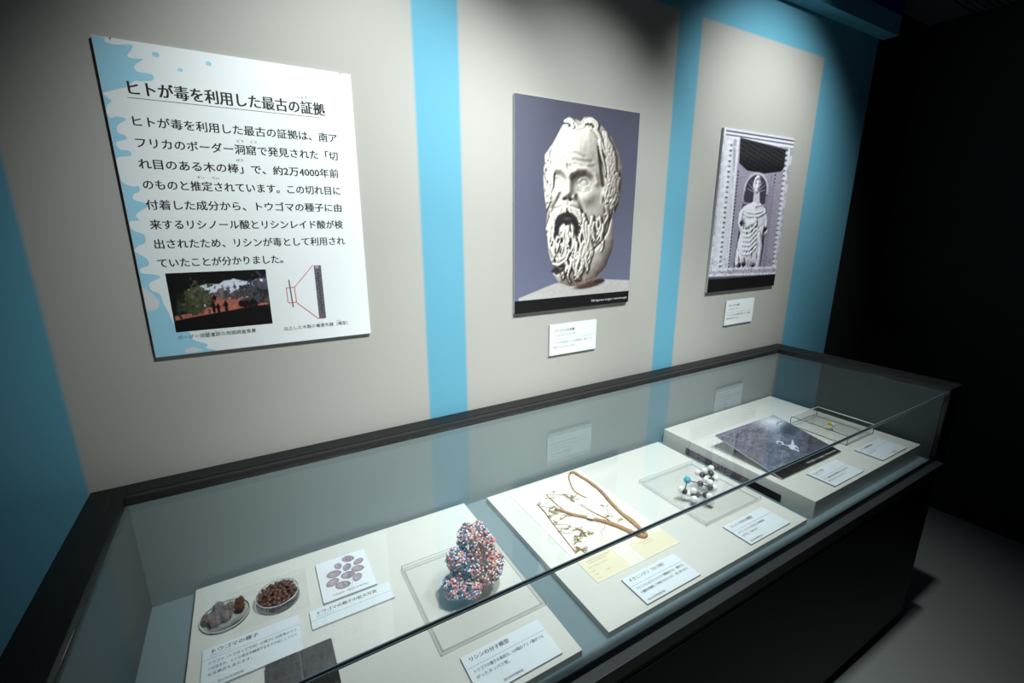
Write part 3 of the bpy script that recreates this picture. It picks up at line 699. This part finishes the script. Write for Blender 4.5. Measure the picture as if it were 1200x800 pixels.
# ------------------------------------------------------------------ labels in the case
def case_label(x0, x1, y0, y1, zb, label, title, lines, latin=None, foot=None, ts=.0115, ls=.0087, th=.0050, ruley=.030, rl=None, inkr='ink_teal'):
    W_, H_ = x1 - x0, y1 - y0
    e = empty('label_card', (x0, y1, zb + .0002), label=label, cat='label card', group='label cards inside the case')
    bm = bmesh.new(); fs = add_box(bm, 0, W_, -H_, 0, 0, th)
    for i, f in enumerate(fs): f.material_index = 0 if i == 1 else 1
    bm_obj('card', bm, [M['card'], M['card_side']], e)
    z = th + .0002
    text('lettering', title, .012, -.0175, ts, M['ink'], e, z, ming=.045, fit=W_ - .022)
    if latin:
        text('lettering', latin, .013, -.0245, .0050, M['ink_teal'], e, z)
    bm = bmesh.new(); rule(bm, (.001, -ruley), (W_ - .001, -ruley), .0008, z); bm_obj('rule', bm, M[inkr], e)
    for i, s in enumerate(lines):
        text('lettering', s, .010, -ruley - .014 - i * .0135, ls, M['ink'], e, z, ming=.022, length=(rl if (rl and i == 0) else None), fit=W_ - .020)
    if foot: text('lettering', foot, .010, -H_ + .006, .0062, M['ink'], e, z)
    return e
zt = Z1
case_label(-0.1715, 0.0070, -0.388, -0.288, zt, 'white label card under the two seed dishes, lettered in three lines', 'トウゴマの種子', ['トウゴマ（トウダイグサ科）の種子には猛毒のリシ', 'ンが含まれ、ヒトの場合多臓器不全を引き起こして亡く', 'なる場合もあります。'], latin='Ricinus communis', foot='協力：国立科学博物館', ts=.0125, ls=.0082, rl=.163)
case_label(0.0285, 0.2070, -0.347, -0.2935, zt, 'narrow white label strip in front of the card picturing ten seeds', 'トウゴマの種子の拡大写真', [], latin='Ricinus communis', ts=.0112)
case_label(0.2760, 0.4610, -0.660, -0.567, zt, 'white label card in front of the coloured ball model', 'リシンの分子模型', ['トウゴマの種子の毒成分。529個のアミノ酸がつな', 'がったタンパク質。'], foot='　　　　　　　国立科学博物館', rl=.160)
case_label(0.7025, 0.8850, -0.659, -0.573, zt, 'white label card in front of the pressed dried plant', 'ドクニンジン（セリ科）', ['ドクニンジンはコニインという神経毒をもち、服用する', 'と脳幹が麻痺して呼吸できなくなり、死に至ります。'], foot='国立科学博物館所蔵', rl=.160)
case_label(1.0980, 1.2860, -0.655, -0.568, zt, 'white label card in front of the small white and black molecule', 'コニインの分子模型', ['ドクニンジンに含まれる神経毒', '分子式：C8H17N'], foot='国立科学博物館所蔵', inkr='ink_grey')
case_label(1.5260, 1.7100, -0.653, -0.566, 0.795, 'white label card in front of the tilted dark picture', 'ヒュドラの毒', ['ギリシャ神話に登場する怪物の毒。矢に塗って使', 'われたと伝えられています。'], ts=.0105, rl=.150, ruley=.038, latin='毒矢に使われたとされる')
case_label(1.8500, 2.0380, -0.652, -0.563, 0.795, 'white label card in front of the clear box at the right end', 'シアン化物の模型', ['分子式：HCN'], foot='　　　　　　　　　　　国立科学博物館', inkr='ink_grey')

# ------------------------------------------------------------------ seed photo card
e = empty('seed_photo_card', (0.0605, -0.1445, Z1 + .0002), label='white card printed with ten enlarged violet grey seeds', cat='photo card')
bm = bmesh.new(); fs = add_box(bm, 0, .121, -.142, 0, 0, .006)
for i, f in enumerate(fs): f.material_index = 0 if i == 1 else 1
bm_obj('card', bm, [M['card'], M['card_side']], e)
c = Canvas(.121, .142, 110, 128, (232, 238, 246), 4); n1 = c.noise(260, 3, seed=3)
def sq(a, b):   # zoom px -> card metres
    P0, P1, P3 = np.array((140., 215.)), np.array((560., 90.)), np.array((205., 548.))
    A = np.array([P1 - P0, P3 - P0]).T; s_ = np.linalg.solve(A, np.array((a, b)) - P0); return s_[0] * .121, s_[1] * .142
for a, b, r, rot in ((415, 180, 50, 25), (328, 243, 38, 80), (400, 258, 42, 118), (500, 212, 44, 150), (486, 278, 50, 15), (290, 314, 56, 5), (402, 330, 54, 12), (476, 354, 46, 118), (278, 385, 52, 150), (355, 412, 56, 14)):
    x, y = sq(a, b); rr = r / 440 * .121
    c.ell(x, y, rr * 1.15, rr * .88, (120, 106, 116), 1, .12, rot); c.ell(x, y, rr * 1.02, rr * .76, (168, 154, 166), 1, .25, rot)
    c.ell(x - .002, y - .003, rr * .6, rr * .42, (196, 184, 194), .6, .8, rot)
    dx, dy = math.cos(R(rot)), math.sin(R(rot)); c.ell(x + dx * rr, y + dy * rr, .003, .003, (110, 92, 100), 1, .4)
    d = np.hypot(c.X - x, c.Y - y) < rr * .55; c.blend(d * (n1 > .55) * .5, (104, 88, 98))
c.build('seed_print', e, 0, 0, .0062)
text('lettering', '写真提供（国立科学博物館）', .022, -.131, .0066, M['ink_grey'], e, .0064)

# black device at the front of the left plinth
e = empty('black_box', (-0.0015, -0.448, Z1 + .0002), label='flat black rounded box with a centre seam at the front of the left plinth', cat='box')
bm = bmesh.new()
for s in (-1, 1):
    add_box(bm, .0012 if s > 0 else -.0615, .0615 if s > 0 else -.0012, -.055, .055, 0, .012, bevel=.003)
bm_obj('lid', bm, mat('matt_black_plastic', (12, 12, 13), .45), e)
bm = bmesh.new(); add_box(bm, -.0012, .0012, -.0545, .0545, .0005, .010); bm_obj('seam', bm, M['ink_grey'], e)

# ------------------------------------------------------------------ petri dishes
def lathe(bm, prof, seg=48):
    rings = [[bm.verts.new((r * math.cos(k * 2 * math.pi / seg), r * math.sin(k * 2 * math.pi / seg), z)) for k in range(seg)] for r, z in prof]
    for i in range(len(rings) - 1):
        for k in range(seg):
            f = bm.faces.new((rings[i][k], rings[i][(k + 1) % seg], rings[i + 1][(k + 1) % seg], rings[i + 1][k])); f.smooth = True
def torus(bm, r, z, t, seg=56):
    n = 6
    rings = [[bm.verts.new(((r + t * math.cos(j * 2 * math.pi / n)) * math.cos(k * 2 * math.pi / seg), (r + t * math.cos(j * 2 * math.pi / n)) * math.sin(k * 2 * math.pi / seg), z + t * math.sin(j * 2 * math.pi / n))) for j in range(n)] for k in range(seg)]
    for k in range(seg):
        for j in range(n):
            f = bm.faces.new((rings[k][j], rings[(k + 1) % seg][j], rings[(k + 1) % seg][(j + 1) % n], rings[k][(j + 1) % n])); f.smooth = True
def dish(loc, r, h, label):
    e = empty('petri_dish', loc, label=label, cat='petri dish', group='clear petri dishes')
    bm = bmesh.new(); lathe(bm, [(0.0001, .0014), (r - .0012, .0014), (r - .0012, h), (r, h), (r, .0), (0.0001, 0)])
    bm_obj('dish', bm, M['dish'], e)
    bm = bmesh.new(); torus(bm, r - .0006, h, .0007); bm_obj('rim', bm, M['acr_edge_w'], e)
    bm = bmesh.new(); torus(bm, r - .0004, .001, .0006); bm_obj('foot_ring', bm, M['acr_edge'], e)
d1 = (-0.1345, -0.2075, Z1 + .0002); d2 = (-0.0285, -0.2140, Z1 + .0002)
dish(d1, .0485, .006, 'shallow clear petri dish holding spiny castor fruits')
dish(d2, .0455, .021, 'clear petri dish filled with a heap of glossy brown seeds')
rg = random.Random(11)
def husk_mesh(r, seed):
    rr = random.Random(seed); bm = bmesh.new(); bmesh.ops.create_icosphere(bm, subdivisions=3, radius=r)
    for v in bm.verts:
        a = math.atan2(v.co.y, v.co.x); v.co *= 0.84 + 0.2 * abs(math.cos(1.5 * a)) + rr.uniform(-.07, .07); v.co.z *= .92
    base = list(bm.faces)
    for f in rr.sample(base, 170):
        cc = f.calc_center_median(); n = cc.normalized(); L = r * rr.uniform(.25, .5)
        t = n.orthogonal().normalized() * r * .06; b = n.cross(t)
        vs = [bm.verts.new(cc + t), bm.verts.new(cc - t * .5 + b * .8), bm.verts.new(cc - t * .5 - b * .8), bm.verts.new(cc + n * L + t * rr.uniform(-2, 2))]
        for q in ((0, 1, 3), (1, 2, 3), (2, 0, 3)): bm.faces.new([vs[i] for i in q])
    me = bpy.data.meshes.new('castor_fruit'); bm.to_mesh(me); bm.free(); return me
hm = [husk_mesh(.0112, s) for s in range(3)]
HK = [(-.0315, -.004, 0, 'husk', 'grey spiny castor fruit at the left end of the shallow dish'),
      (-.0165, -.019, 0, 'husk', 'grey spiny castor fruit at the front of the shallow dish'),
      (-.0105, .003, 0, 'husk', 'grey spiny castor fruit near the middle of the shallow dish'),
      (.0035, -.0135, 0, 'husk', 'grey spiny castor fruit front right of the middle one in the shallow dish'),
      (.009, .0095, 0, 'husk', 'grey spiny castor fruit behind the middle of the shallow dish'),
      (-.0125, .0235, 0, 'husk', 'grey spiny castor fruit farthest back in the shallow dish'),
      (.0285, .0195, 0, 'husk_b', 'dark brown split castor fruit at the back right of the shallow dish'),
      (.0300, -.0005, 0, 'husk_b', 'dark brown split castor fruit at the right of the shallow dish')]
for i, (x, y, z, m, lb) in enumerate(HK):
    me = hm[i % 3].copy(); me.materials.append(M[m])
    s = .94 if m == 'husk' else .84
    o = link('castor_fruit', me, None, (d1[0] + x, d1[1] + y, d1[2] + .0016 + .0118 * s)); o.scale = (s, s, s * .95)
    o.rotation_euler = (0, 0, rg.uniform(0, 6)); tag(o, lb, 'castor fruit', 'spiny fruits in the shallow dish')
bm = bmesh.new(); bmesh.ops.create_icosphere(bm, subdivisions=2, radius=1)
for v in bm.verts: v.co = Vector((v.co.x * .0054 * (1 - .12 * v.co.x), v.co.y * .0043, v.co.z * .0036))
for f in bm.faces: f.smooth = True
sm = bpy.data.meshes.new('castor_seed'); bm.to_mesh(sm); bm.free(); sm.materials.append(M['seed'])
placed = []
for layer, (rad, zz) in enumerate(((.0375, .0060), (.0375, .0125), (.0375, .0190), (.028, .0245))):
    k = 0; tries = 0
    while tries < 900:
        tries += 1
        a = rg.uniform(0, 2 * math.pi); r = rad * math.sqrt(rg.random()); p = (r * math.cos(a), r * math.sin(a), zz)
        if all((p[0] - q[0]) ** 2 + (p[1] - q[1]) ** 2 + ((p[2] - q[2]) * 1.5) ** 2 > .0080 ** 2 for q in placed): placed.append(p)
placed = [p for p in placed if p[2] > .004]
for p in placed:
    o = link('castor_seed', sm, None, (d2[0] + p[0], d2[1] + p[1], d2[2] + p[2]))
    o.rotation_euler = (rg.uniform(-.5, .5), rg.uniform(-.4, .4), rg.uniform(0, 6.28))
    tag(o, 'glossy mottled brown seed in the full petri dish', 'seed', 'brown seeds heaped in the petri dish')

# ------------------------------------------------------------------ acrylic stands and the ball models
def acrylic(name, x0, x1, y0, y1, zb, h, label, cat, cols=('acr_edge', 'acr_edge', 'acr_edge'), t=.0010, wall=.006):
    cx, cy = (x0 + x1) / 2, (y0 + y1) / 2; a, b = (x1 - x0) / 2, (y1 - y0) / 2
    e = empty(name, (cx, cy, zb), label=label, cat=cat)
    bm = bmesh.new(); add_box(bm, -a, a, -b, b, 0.0003, h); bm_obj('clear_cover', bm, M['acrylic'], e)
    cs = [(-a, -b), (a, -b), (a, b), (-a, b)]
    for ring, (z, ins) in enumerate(((h, 0), (.0008, wall))):
        for i in range(4):
            p, q = cs[i], cs[(i + 1) % 4]; s1 = 1 - ins / a
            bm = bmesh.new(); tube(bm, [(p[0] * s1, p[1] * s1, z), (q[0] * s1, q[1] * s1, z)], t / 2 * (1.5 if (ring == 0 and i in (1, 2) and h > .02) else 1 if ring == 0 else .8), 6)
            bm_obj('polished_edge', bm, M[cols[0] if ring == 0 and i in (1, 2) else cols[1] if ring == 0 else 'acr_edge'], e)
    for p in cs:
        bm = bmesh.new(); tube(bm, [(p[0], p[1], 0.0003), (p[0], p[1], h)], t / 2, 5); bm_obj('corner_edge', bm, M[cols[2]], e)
    return e
acrylic('acrylic_stand', .2475, .5010, -.541, -.267, Z1 + .0002, .0120, 'flat clear acrylic stand under the coloured ball model', 'stand')
acrylic('acrylic_stand', 1.062, 1.325, -.540, -.276, Z1 + .0002, .0120, 'flat clear acrylic stand under the small white and black molecule', 'stand')
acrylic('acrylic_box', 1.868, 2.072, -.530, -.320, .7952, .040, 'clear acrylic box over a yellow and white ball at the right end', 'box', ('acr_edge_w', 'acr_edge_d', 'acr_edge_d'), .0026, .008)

# big protein model
np.random.seed(4)
LB = [((.384, -.405, .884), .037), ((.362, -.415, .833), .040), ((.405, -.430, .815), .037), ((.390, -.40, .845), .038), ((.327, -.43, .800), .028), ((.358, -.440, .793), .027), ((.402, -.425, .797), .026), ((.374, -.415, .900), .018), ((.335, -.42, .862), .022), ((.405, -.41, .86), .03), ((.425, -.43, .82), .024)]
def icos():
    bm = bmesh.new(); bmesh.ops.create_icosphere(bm, subdivisions=1, radius=1)
    v = np.array([tuple(q.co) for q in bm.verts]); f = np.array([[q.index for q in p.verts] for p in bm.faces]); bm.free(); return v, f
IV, IF = icos()
cent = np.array([l[0] for l in LB]); rad = np.array([l[1] for l in LB])
pts = []
rs = np.random.RandomState(7)
while len(pts) < 3600:
    i = rs.randint(len(LB)); d = rs.normal(size=3); d /= np.linalg.norm(d)
    p = cent[i] + d * rad[i] * (rs.uniform(.86, 1.05) + .10 * math.sin(d[0] * 7 + i) * math.sin(d[2] * 6 + 2 * i))
    dd = np.linalg.norm(cent - p, axis=1) / rad
    if (dd < .80).any() or p[2] < .7705: continue
    pts.append(p)
pts = np.array(pts); N = len(pts)
kind = rs.choice(5, N, p=[.50, .20, .20, .095, .005])
srt = np.array([.0026, .0034, .0037, .0036, .0038])[kind]
cols = np.array([(244, 244, 246), (104, 106, 114), (240, 152, 146), (112, 124, 190), (224, 214, 90)])[kind] / 255.0
cols = np.where(cols <= .04045, cols / 12.92, ((cols + .055) / 1.055) ** 2.4)
root = empty('protein_model', (.372, -.42, .7650), label='tall lumpy model of pink, blue, white and grey balls on its clear stand', cat='molecular model')
V = (pts[:, None, :] - np.array((.372, -.42, .7650)) + IV[None] * srt[:, None, None]).reshape(-1, 3)
F = (IF[None] + (np.arange(N) * len(IV))[:, None, None]).reshape(-1, 3)
me = bpy.data.meshes.new('atom_cluster'); me.vertices.add(len(V)); me.vertices.foreach_set('co', V.ravel())
me.loops.add(F.size); me.loops.foreach_set('vertex_index', F.ravel().astype(np.int32)); me.polygons.add(len(F)); me.polygons.foreach_set('loop_start', np.arange(0, F.size, 3, dtype=np.int32))
me.update(calc_edges=True); me.polygons.foreach_set('use_smooth', np.ones(len(F), bool))
a = me.color_attributes.new('ink', 'FLOAT_COLOR', 'POINT')
a.data.foreach_set('color', np.concatenate([np.repeat(cols, len(IV), 0), np.ones((len(V), 1))], 1).astype(np.float32).ravel())
me.materials.append(M['balls']); link('atom_cluster', me, root)['kind'] = 'stuff'
bm = bmesh.new()
for cc, r in LB:
    r_ = bmesh.ops.create_icosphere(bm, subdivisions=3, radius=r * .86)
    for v in r_['verts']: v.co += Vector(cc) - Vector((.372, -.42, .7650)); v.co.z = max(v.co.z, .0055)
bm_obj('core', bm, mat('grey_core', (96, 92, 100), .6), root, smooth=True)
bm = bmesh.new()
for x, y in ((-.03, -.01), (.02, -.02), (.0, .02)): tube(bm, [(x, y, .0), (x, y, .02)], .0016, 8)
bm_obj('support_pin', bm, M['acr_edge_d'], root)

# small ball-and-stick molecule
A = [(1.147, -.398, .804, 'N'), (1.103, -.412, .794, 'H'), (1.107, -.422, .789, 'C'), (1.117, -.430, .783, 'H'), (1.125, -.441, .796, 'H'), (1.123, -.444, .784, 'C'), (1.117, -.452, .776, 'H'), (1.134, -.449, .784, 'C'), (1.165, -.433, .804, 'C'), (1.215, -.407, .821, 'H'), (1.203, -.410, .811, 'C'), (1.207, -.389, .809, 'H'), (1.206, -.421, .800, 'H'), (1.241, -.412, .826, 'H'), (1.234, -.419, .812, 'C'), (1.238, -.402, .806, 'H'), (1.236, -.438, .804, 'H'), (1.222, -.431, .799, 'C'), (1.187, -.452, .811, 'H'), (1.181, -.458, .800, 'C'), (1.193, -.463, .797, 'H'), (1.174, -.437, .794, 'H'), (1.149, -.467, .787, 'C'), (1.149, -.481, .791, 'H'), (1.153, -.486, .776, 'H'), (1.160, -.462, .779, 'H')]
root = empty('molecule_model', (1.17, -.44, .7650), label='small ball model of white and black atoms with one cyan atom', cat='molecular model')
O = Vector((1.17, -.44, .7650)); RD = {'H': .0102, 'C': .0094, 'N': .0114}
def icom(name, r, m):
    bm = bmesh.new(); bmesh.ops.create_icosphere(bm, subdivisions=3, radius=r)
    for f in bm.faces: f.smooth = True
    me = bpy.data.meshes.new(name); bm.to_mesh(me); bm.free(); me.materials.append(m); return me
AM = {'H': icom('hydrogen_atom', .0102, M['atom_w']), 'C': icom('carbon_atom', .0094, M['atom_k']), 'N': icom('nitrogen_atom', .0114, M['atom_n'])}
zmin = min(a[2] - RD[a[3]] for a in A)
dz = .7652 - zmin
NM = {'H': 'hydrogen_atom', 'C': 'carbon_atom', 'N': 'nitrogen_atom'}
for x, y, z, k in A:
    o = link(NM[k], AM[k], root, Vector((x, y, z + dz)) - O)
    if k == 'N': o['label'] = 'cyan atom'
hv = [a for a in A if a[3] != 'H']
bm = bmesh.new()
for i, a in enumerate(A):
    ds = sorted((math.dist(a[:3], b[:3]), j) for j, b in enumerate(hv) if b is not a)
    for dd, j in ds[:2 if a[3] != 'H' else 1]:
        b = hv[j]; tube(bm, [Vector((a[0], a[1], a[2] + dz)) - O, Vector((b[0], b[1], b[2] + dz)) - O], .0016, 6)
bm_obj('bond', bm, M['atom_k'], root)['kind'] = 'stuff'

# yellow and white ball inside the box
root = empty('small_molecule', (1.966, -.432, .7955), label='yellow and white ball on a thin clear stem inside the acrylic box', cat='molecular model')
bm = bmesh.new(); bmesh.ops.create_icosphere(bm, subdivisions=3, radius=.0078); bm_obj('yellow_ball', bm, M['yellow'], root, (-.006, .008, .033 - .0045), True)
bm = bmesh.new(); bmesh.ops.create_icosphere(bm, subdivisions=3, radius=.0078); bm_obj('white_ball', bm, M['atom_w'], root, (.0, -.001, .030 - .0045), True)
bm = bmesh.new(); bmesh.ops.create_icosphere(bm, subdivisions=2, radius=.005); bm_obj('white_ball', bm, M['atom_w'], root, (.009, .004, .030 - .004), True)
bm = bmesh.new(); tube(bm, [(0, 0, 0), (0, 0, .025)], .0009, 6); bm_obj('stem', bm, M['acr_edge'], root)

# ------------------------------------------------------------------ tilted engraving
y0, z0, y1_, z1_ = -.545, .7955, -.289, .8425
Lp = math.hypot(y1_ - y0, z1_ - z0); ang = math.atan2(z1_ - z0, y1_ - y0)
e = empty('tilted_picture_board', (1.425, y0, z0), (ang, 0, 0), 'dark violet picture board propped up at the back with a black caption strip', 'photo print')
WP = .369
bm = bmesh.new(); fs = add_box(bm, 0, WP, 0, Lp, 0, .005)
for i, f in enumerate(fs): f.material_index = 0 if i == 1 else 1
bm_obj('board', bm, [M['foam'], M['foam_side']], e)
c = Canvas(WP, Lp - .032, 150, 96, (112, 108, 130), 6)
n1 = c.noise(26, 5, (1, 1.6), 4); n2 = c.noise(90, 4, (1, 2.2), 5)
c.blend(np.clip((n1 - .35) * 2.4, 0, 1) * .5, (158, 152, 176)); c.blend((n2 > .56) * .25, (50, 46, 62)); c.blend((n2 < .38) * .2, (140, 134, 160))
c.blend(np.clip((c.X - .1) / .27, 0, 1) * np.clip((c.Y - .08) / .15, 0, 1) * .3, (50, 56, 72))
c.ell(.31, .03, .105, .062, (206, 216, 230), 1, .9, 8); c.ell(.25, .06, .05, .03, (170, 180, 200), .6, .9); c.ell(.21, .11, .06, .030, (150, 156, 180), .6, .9)
c.poly([(.26, .105), (.30, .07), (.37, .055), (.37, .11), (.3, .12)], (62, 58, 76), .6, .02)
c.stroke([(.03, .02), (.07, .07), (.08, .13), (.10, .19)], .012, (136, 130, 154), .5); c.stroke([(.10, .01), (.13, .06), (.13, .12)], .010, (128, 122, 146), .5)
rr = random.Random(4)
for k in range(26):
    x, y = rr.uniform(0, WP), rr.uniform(.02, .21); c.stroke([(x, y), (x + .03, y - .01 + rr.uniform(-.01, .01)), (x + .07, y - .012)], rr.uniform(.003, .006), rr.choice([(56, 50, 68), (150, 144, 170), (44, 42, 56)]), .5)
for p, wd in (([(.178, .132), (.186, .124), (.200, .124), (.206, .134), (.196, .142), (.184, .140)], .005), ([(.196, .142), (.208, .158), (.225, .160), (.243, .152), (.262, .140)], .007), ([(.208, .158), (.200, .172), (.214, .186), (.205, .196)], .006), ([(.218, .160), (.232, .172), (.224, .184)], .006), ([(.2, .165), (.21, .17), (.235, .166)], .010)):
    c.stroke(p, wd * 1.5, (206, 216, 228), .9)
c.stroke([(.160, .14), (.172, .168), (.196, .196)], .006, (40, 42, 58), .8); c.stroke([(.27, .14), (.30, .16), (.32, .18)], .005, (36, 34, 46), .8)
c.c = 255 * (1 / (1 + np.exp(-(c.c / 255 - .53) * 6.0))); c.c = c.c * .40 + c.c.mean(2, keepdims=True) * .60 * np.array([.98, .99, 1.06])
c.build('dark_scene_print', e, 0, Lp, .0053)
bm = bmesh.new(); flat_poly(bm, [(0, 0), (WP, 0), (WP, .0322), (0, .0322)], .0053); bm_obj('black_caption_strip', bm, M['print_black'], e)
text('caption', '©Bridgeman Images / amanaimages', .165, .011, .0105, M['ink_white'], e, .0056, length=.19)
bm = bmesh.new(); add_box(bm, .03, WP - .03, -.006, 0, 0, .036)
st = bm_obj('prop', bm, M['foam_side'], e); st.matrix_parent_inverse = Matrix.Identity(4)
st.rotation_euler = (-ang, 0, 0); st.location = (0, (Lp - .055) * math.cos(0), -.0005 - (Lp - .055) * 0)
# stand the prop between the plinth and the underside of the board
st.data.transform(Matrix.Translation((0, 0, -.037)))

# ------------------------------------------------------------------ herbarium sheet
e = empty('herbarium_sheet', (.795, -.327, Z1 + .0002), label='ivory herbarium sheet with a pressed dried plant and two cream notes', cat='herbarium sheet')
O = Vector((.795, -.327, 0))
def fb(name, b, m, par=None):
    bm = bmesh.new(); add_box(bm, b[0] - O.x, b[1] - O.x, b[2] - O.y, b[3] - O.y, b[4], b[5]); return bm_obj(name, bm, m, par or e)
fb('sheet', (.648, .941, -.550, -.106, 0, .0012), M['paper'])
n1_ = fb('note', (.650, .760, -.548, -.470, .0013, .0017), M['cream']); n1_['label'] = 'cream typed note at the left corner'
n2_ = fb('note', (.812, .9405, -.5495, -.484, .0013, .0017), M['cream']); n2_['label'] = 'blank cream note at the right corner'
for i, (x, y, s, L) in enumerate(((.668, -.482, 'HERBARIUM OF THE NATIONAL MUSEUM', .078), (.672, -.489, 'Collection of medicinal plants', .055), (.660, -.502, 'Name  Conium maculatum', .06), (.660, -.515, 'Hab.', .012), (.660, -.528, 'Coll.            Date', .05), (.66, -.54, 'No.', .01))):
    text('lettering', s, x - O.x, y - O.y, .0046, M['twig'], n1_, .0019, length=L)
for x, y, L in ((.835, -.497, .05), (.845, -.505, .04)):
    bm = bmesh.new(); rule(bm, (x - O.x, y - O.y), (x + L - O.x, y - O.y), .0008, .0019); bm_obj('writing', bm, M['twig'], n2_)
def path(name, P, r0, r1, m, z=.0012, n=5, par=None):
    P = smooth_path([(x - O.x, y - O.y, z + max(r0, r1) * .9) for x, y in P], n)
    k = len(P); bm = bmesh.new(); tube(bm, P, [(r0 + (r1 - r0) * i / (k - 1)) * (1 + .12 * math.sin(i * 1.9)) for i in range(k)], 8)
    return bm_obj(name, bm, m, par or e)
path('main_stem', [(.895, -.114), (.909, -.117), (.912, -.150), (.917, -.184), (.914, -.253), (.901, -.310), (.891, -.364), (.888, -.399), (.886, -.440), (.882, -.478), (.874, -.486)], .0042, .0052, M['stem'])
path('folded_stem', [(.878, -.484), (.866, -.484), (.852, -.456), (.838, -.419), (.820, -.385), (.797, -.354), (.778, -.330), (.758, -.307), (.744, -.281), (.728, -.257)], .0062, .0030, M['stem'])
path('hooked_stem', [(.893, -.113), (.876, -.131), (.860, -.160), (.844, -.195), (.842, -.224), (.851, -.258)], .0028, .0012, M['stem'])
path('side_stem', [(.888, -.37), (.897, -.40), (.893, -.44), (.884, -.465)], .0022, .0028, M['stem'])
path('twig', [(.750, -.175), (.748, -.214), (.749, -.254), (.754, -.287), (.766, -.308)], .0010, .0018, M['twig'])
path('twig', [(.697, -.208), (.694, -.252), (.685, -.304), (.678, -.352), (.667, -.431)], .0018, .0010, M['twig'])
path('twig', [(.812, -.275), (.821, -.326), (.834, -.369), (.836, -.405)], .0008, .0018, M['twig'])
path('twig', [(.75, -.176), (.775, -.192), (.80, -.207)], .0008, .0008, M['twig'])
path('twig', [(.842, -.224), (.828, -.228), (.812, -.236)], .0008, .0008, M['twig'])
for a, b in (((.69, -.28), (.73, -.27)), ((.684, -.31), (.725, -.34)), ((.678, -.352), (.71, -.37)), ((.70, -.22), (.728, -.248)), ((.85, -.36), (.868, -.325)), ((.836, -.40), (.866, -.392)), ((.682, -.33), (.712, -.348))):
    path('twig', [a, ((a[0] + b[0]) / 2 + .004, (a[1] + b[1]) / 2 - .003), b], .0007, .0005, M['twig'], n=3)
rr = random.Random(3)
def umbel(x, y, rx, ry, n, rot, dens=1):
    bm = bmesh.new(); cr, sr = math.cos(R(rot)), math.sin(R(rot))
    rays = [rr.uniform(0, 6.28) for _ in range(9)]
    for i in range(int(n * 1.7)):
        a = rr.choice(rays) + rr.gauss(0, .14); r = rr.random() ** .7; px, py = 1.4 * rx * r * math.cos(a), 1.4 * ry * r * math.sin(a); px, py = px * cr - py * sr, px * sr + py * cr
        s_ = rr.uniform(.0005, .0013); q = Vector((x - O.x + px, y - O.y + py, .0016 + s_))
        rt = rr.uniform(0, 3.1); v = [bm.verts.new(q + Vector((math.cos(rt + k * 1.257) * s_ * (1.5 if k % 2 else .9), math.sin(rt + k * 1.257) * s_, rr.uniform(-.3, .6) * s_))) for k in range(5)]
        bm.faces.new(v)
        if i % 6 == 0: tube(bm, [(x - O.x, y - O.y, .0018), q], .00045, 3)
    o = bm_obj('seed_head', bm, M['umbel'], e); o['kind'] = 'stuff'
for a in ((.809, -.234, .012, .020, 130, 20), (.716, -.390, .022, .008, 90, 24), (.737, -.385, .010, .018, 70, 10), (.730, -.366, .014, .008, 46, 0), (.700, -.407, .018, .006, 64, 24), (.748, -.395, .010, .008, 34, 0), (.685, -.436, .016, .012, 110, 0), (.717, -.273, .022, .010, 90, 30), (.715, -.245, .020, .010, 60, 0), (.735, -.30, .016, .010, 50, 0), (.748, -.2, .014, .012, 34, 0), (.782, -.175, .014, .007, 20, 0), (.802, -.209, .01, .006, 30, 0), (.684, -.345, .010, .006, 26, 0), (.71, -.345, .012, .006, 24, 0), (.849, -.363, .012, .010, 30, 0), (.870, -.318, .012, .008, 22, 0), (.866, -.394, .008, .006, 20, 0), (.705, -.21, .012, .007, 20, 0), (.690, -.27, .010, .012, 30, 0), (.70, -.31, .012, .01, 34, 0)):
    umbel(*a)
bm = bmesh.new(); add_box(bm, -.006, .006, -.009, .009, 0, .0006)
tp_ = bm_obj('mounting_tape', bm, M['tape'], e, (.790 - O.x, -.350 - O.y, .0108)); tp_.rotation_euler = (0, 0, R(38))
path('thread', [(.811, -.388), (.803, -.398), (.795, -.402), (.782, -.406), (.772, -.425)], .0006, .0005, M['thread'])
bm = bmesh.new(); flat_poly(bm, [(.763 - O.x + .010 * math.cos(k * .7), -.433 - O.y + .008 * math.sin(k * .7)) for k in range(9)], .0017); bm_obj('paper_tag', bm, M['cream'], e)
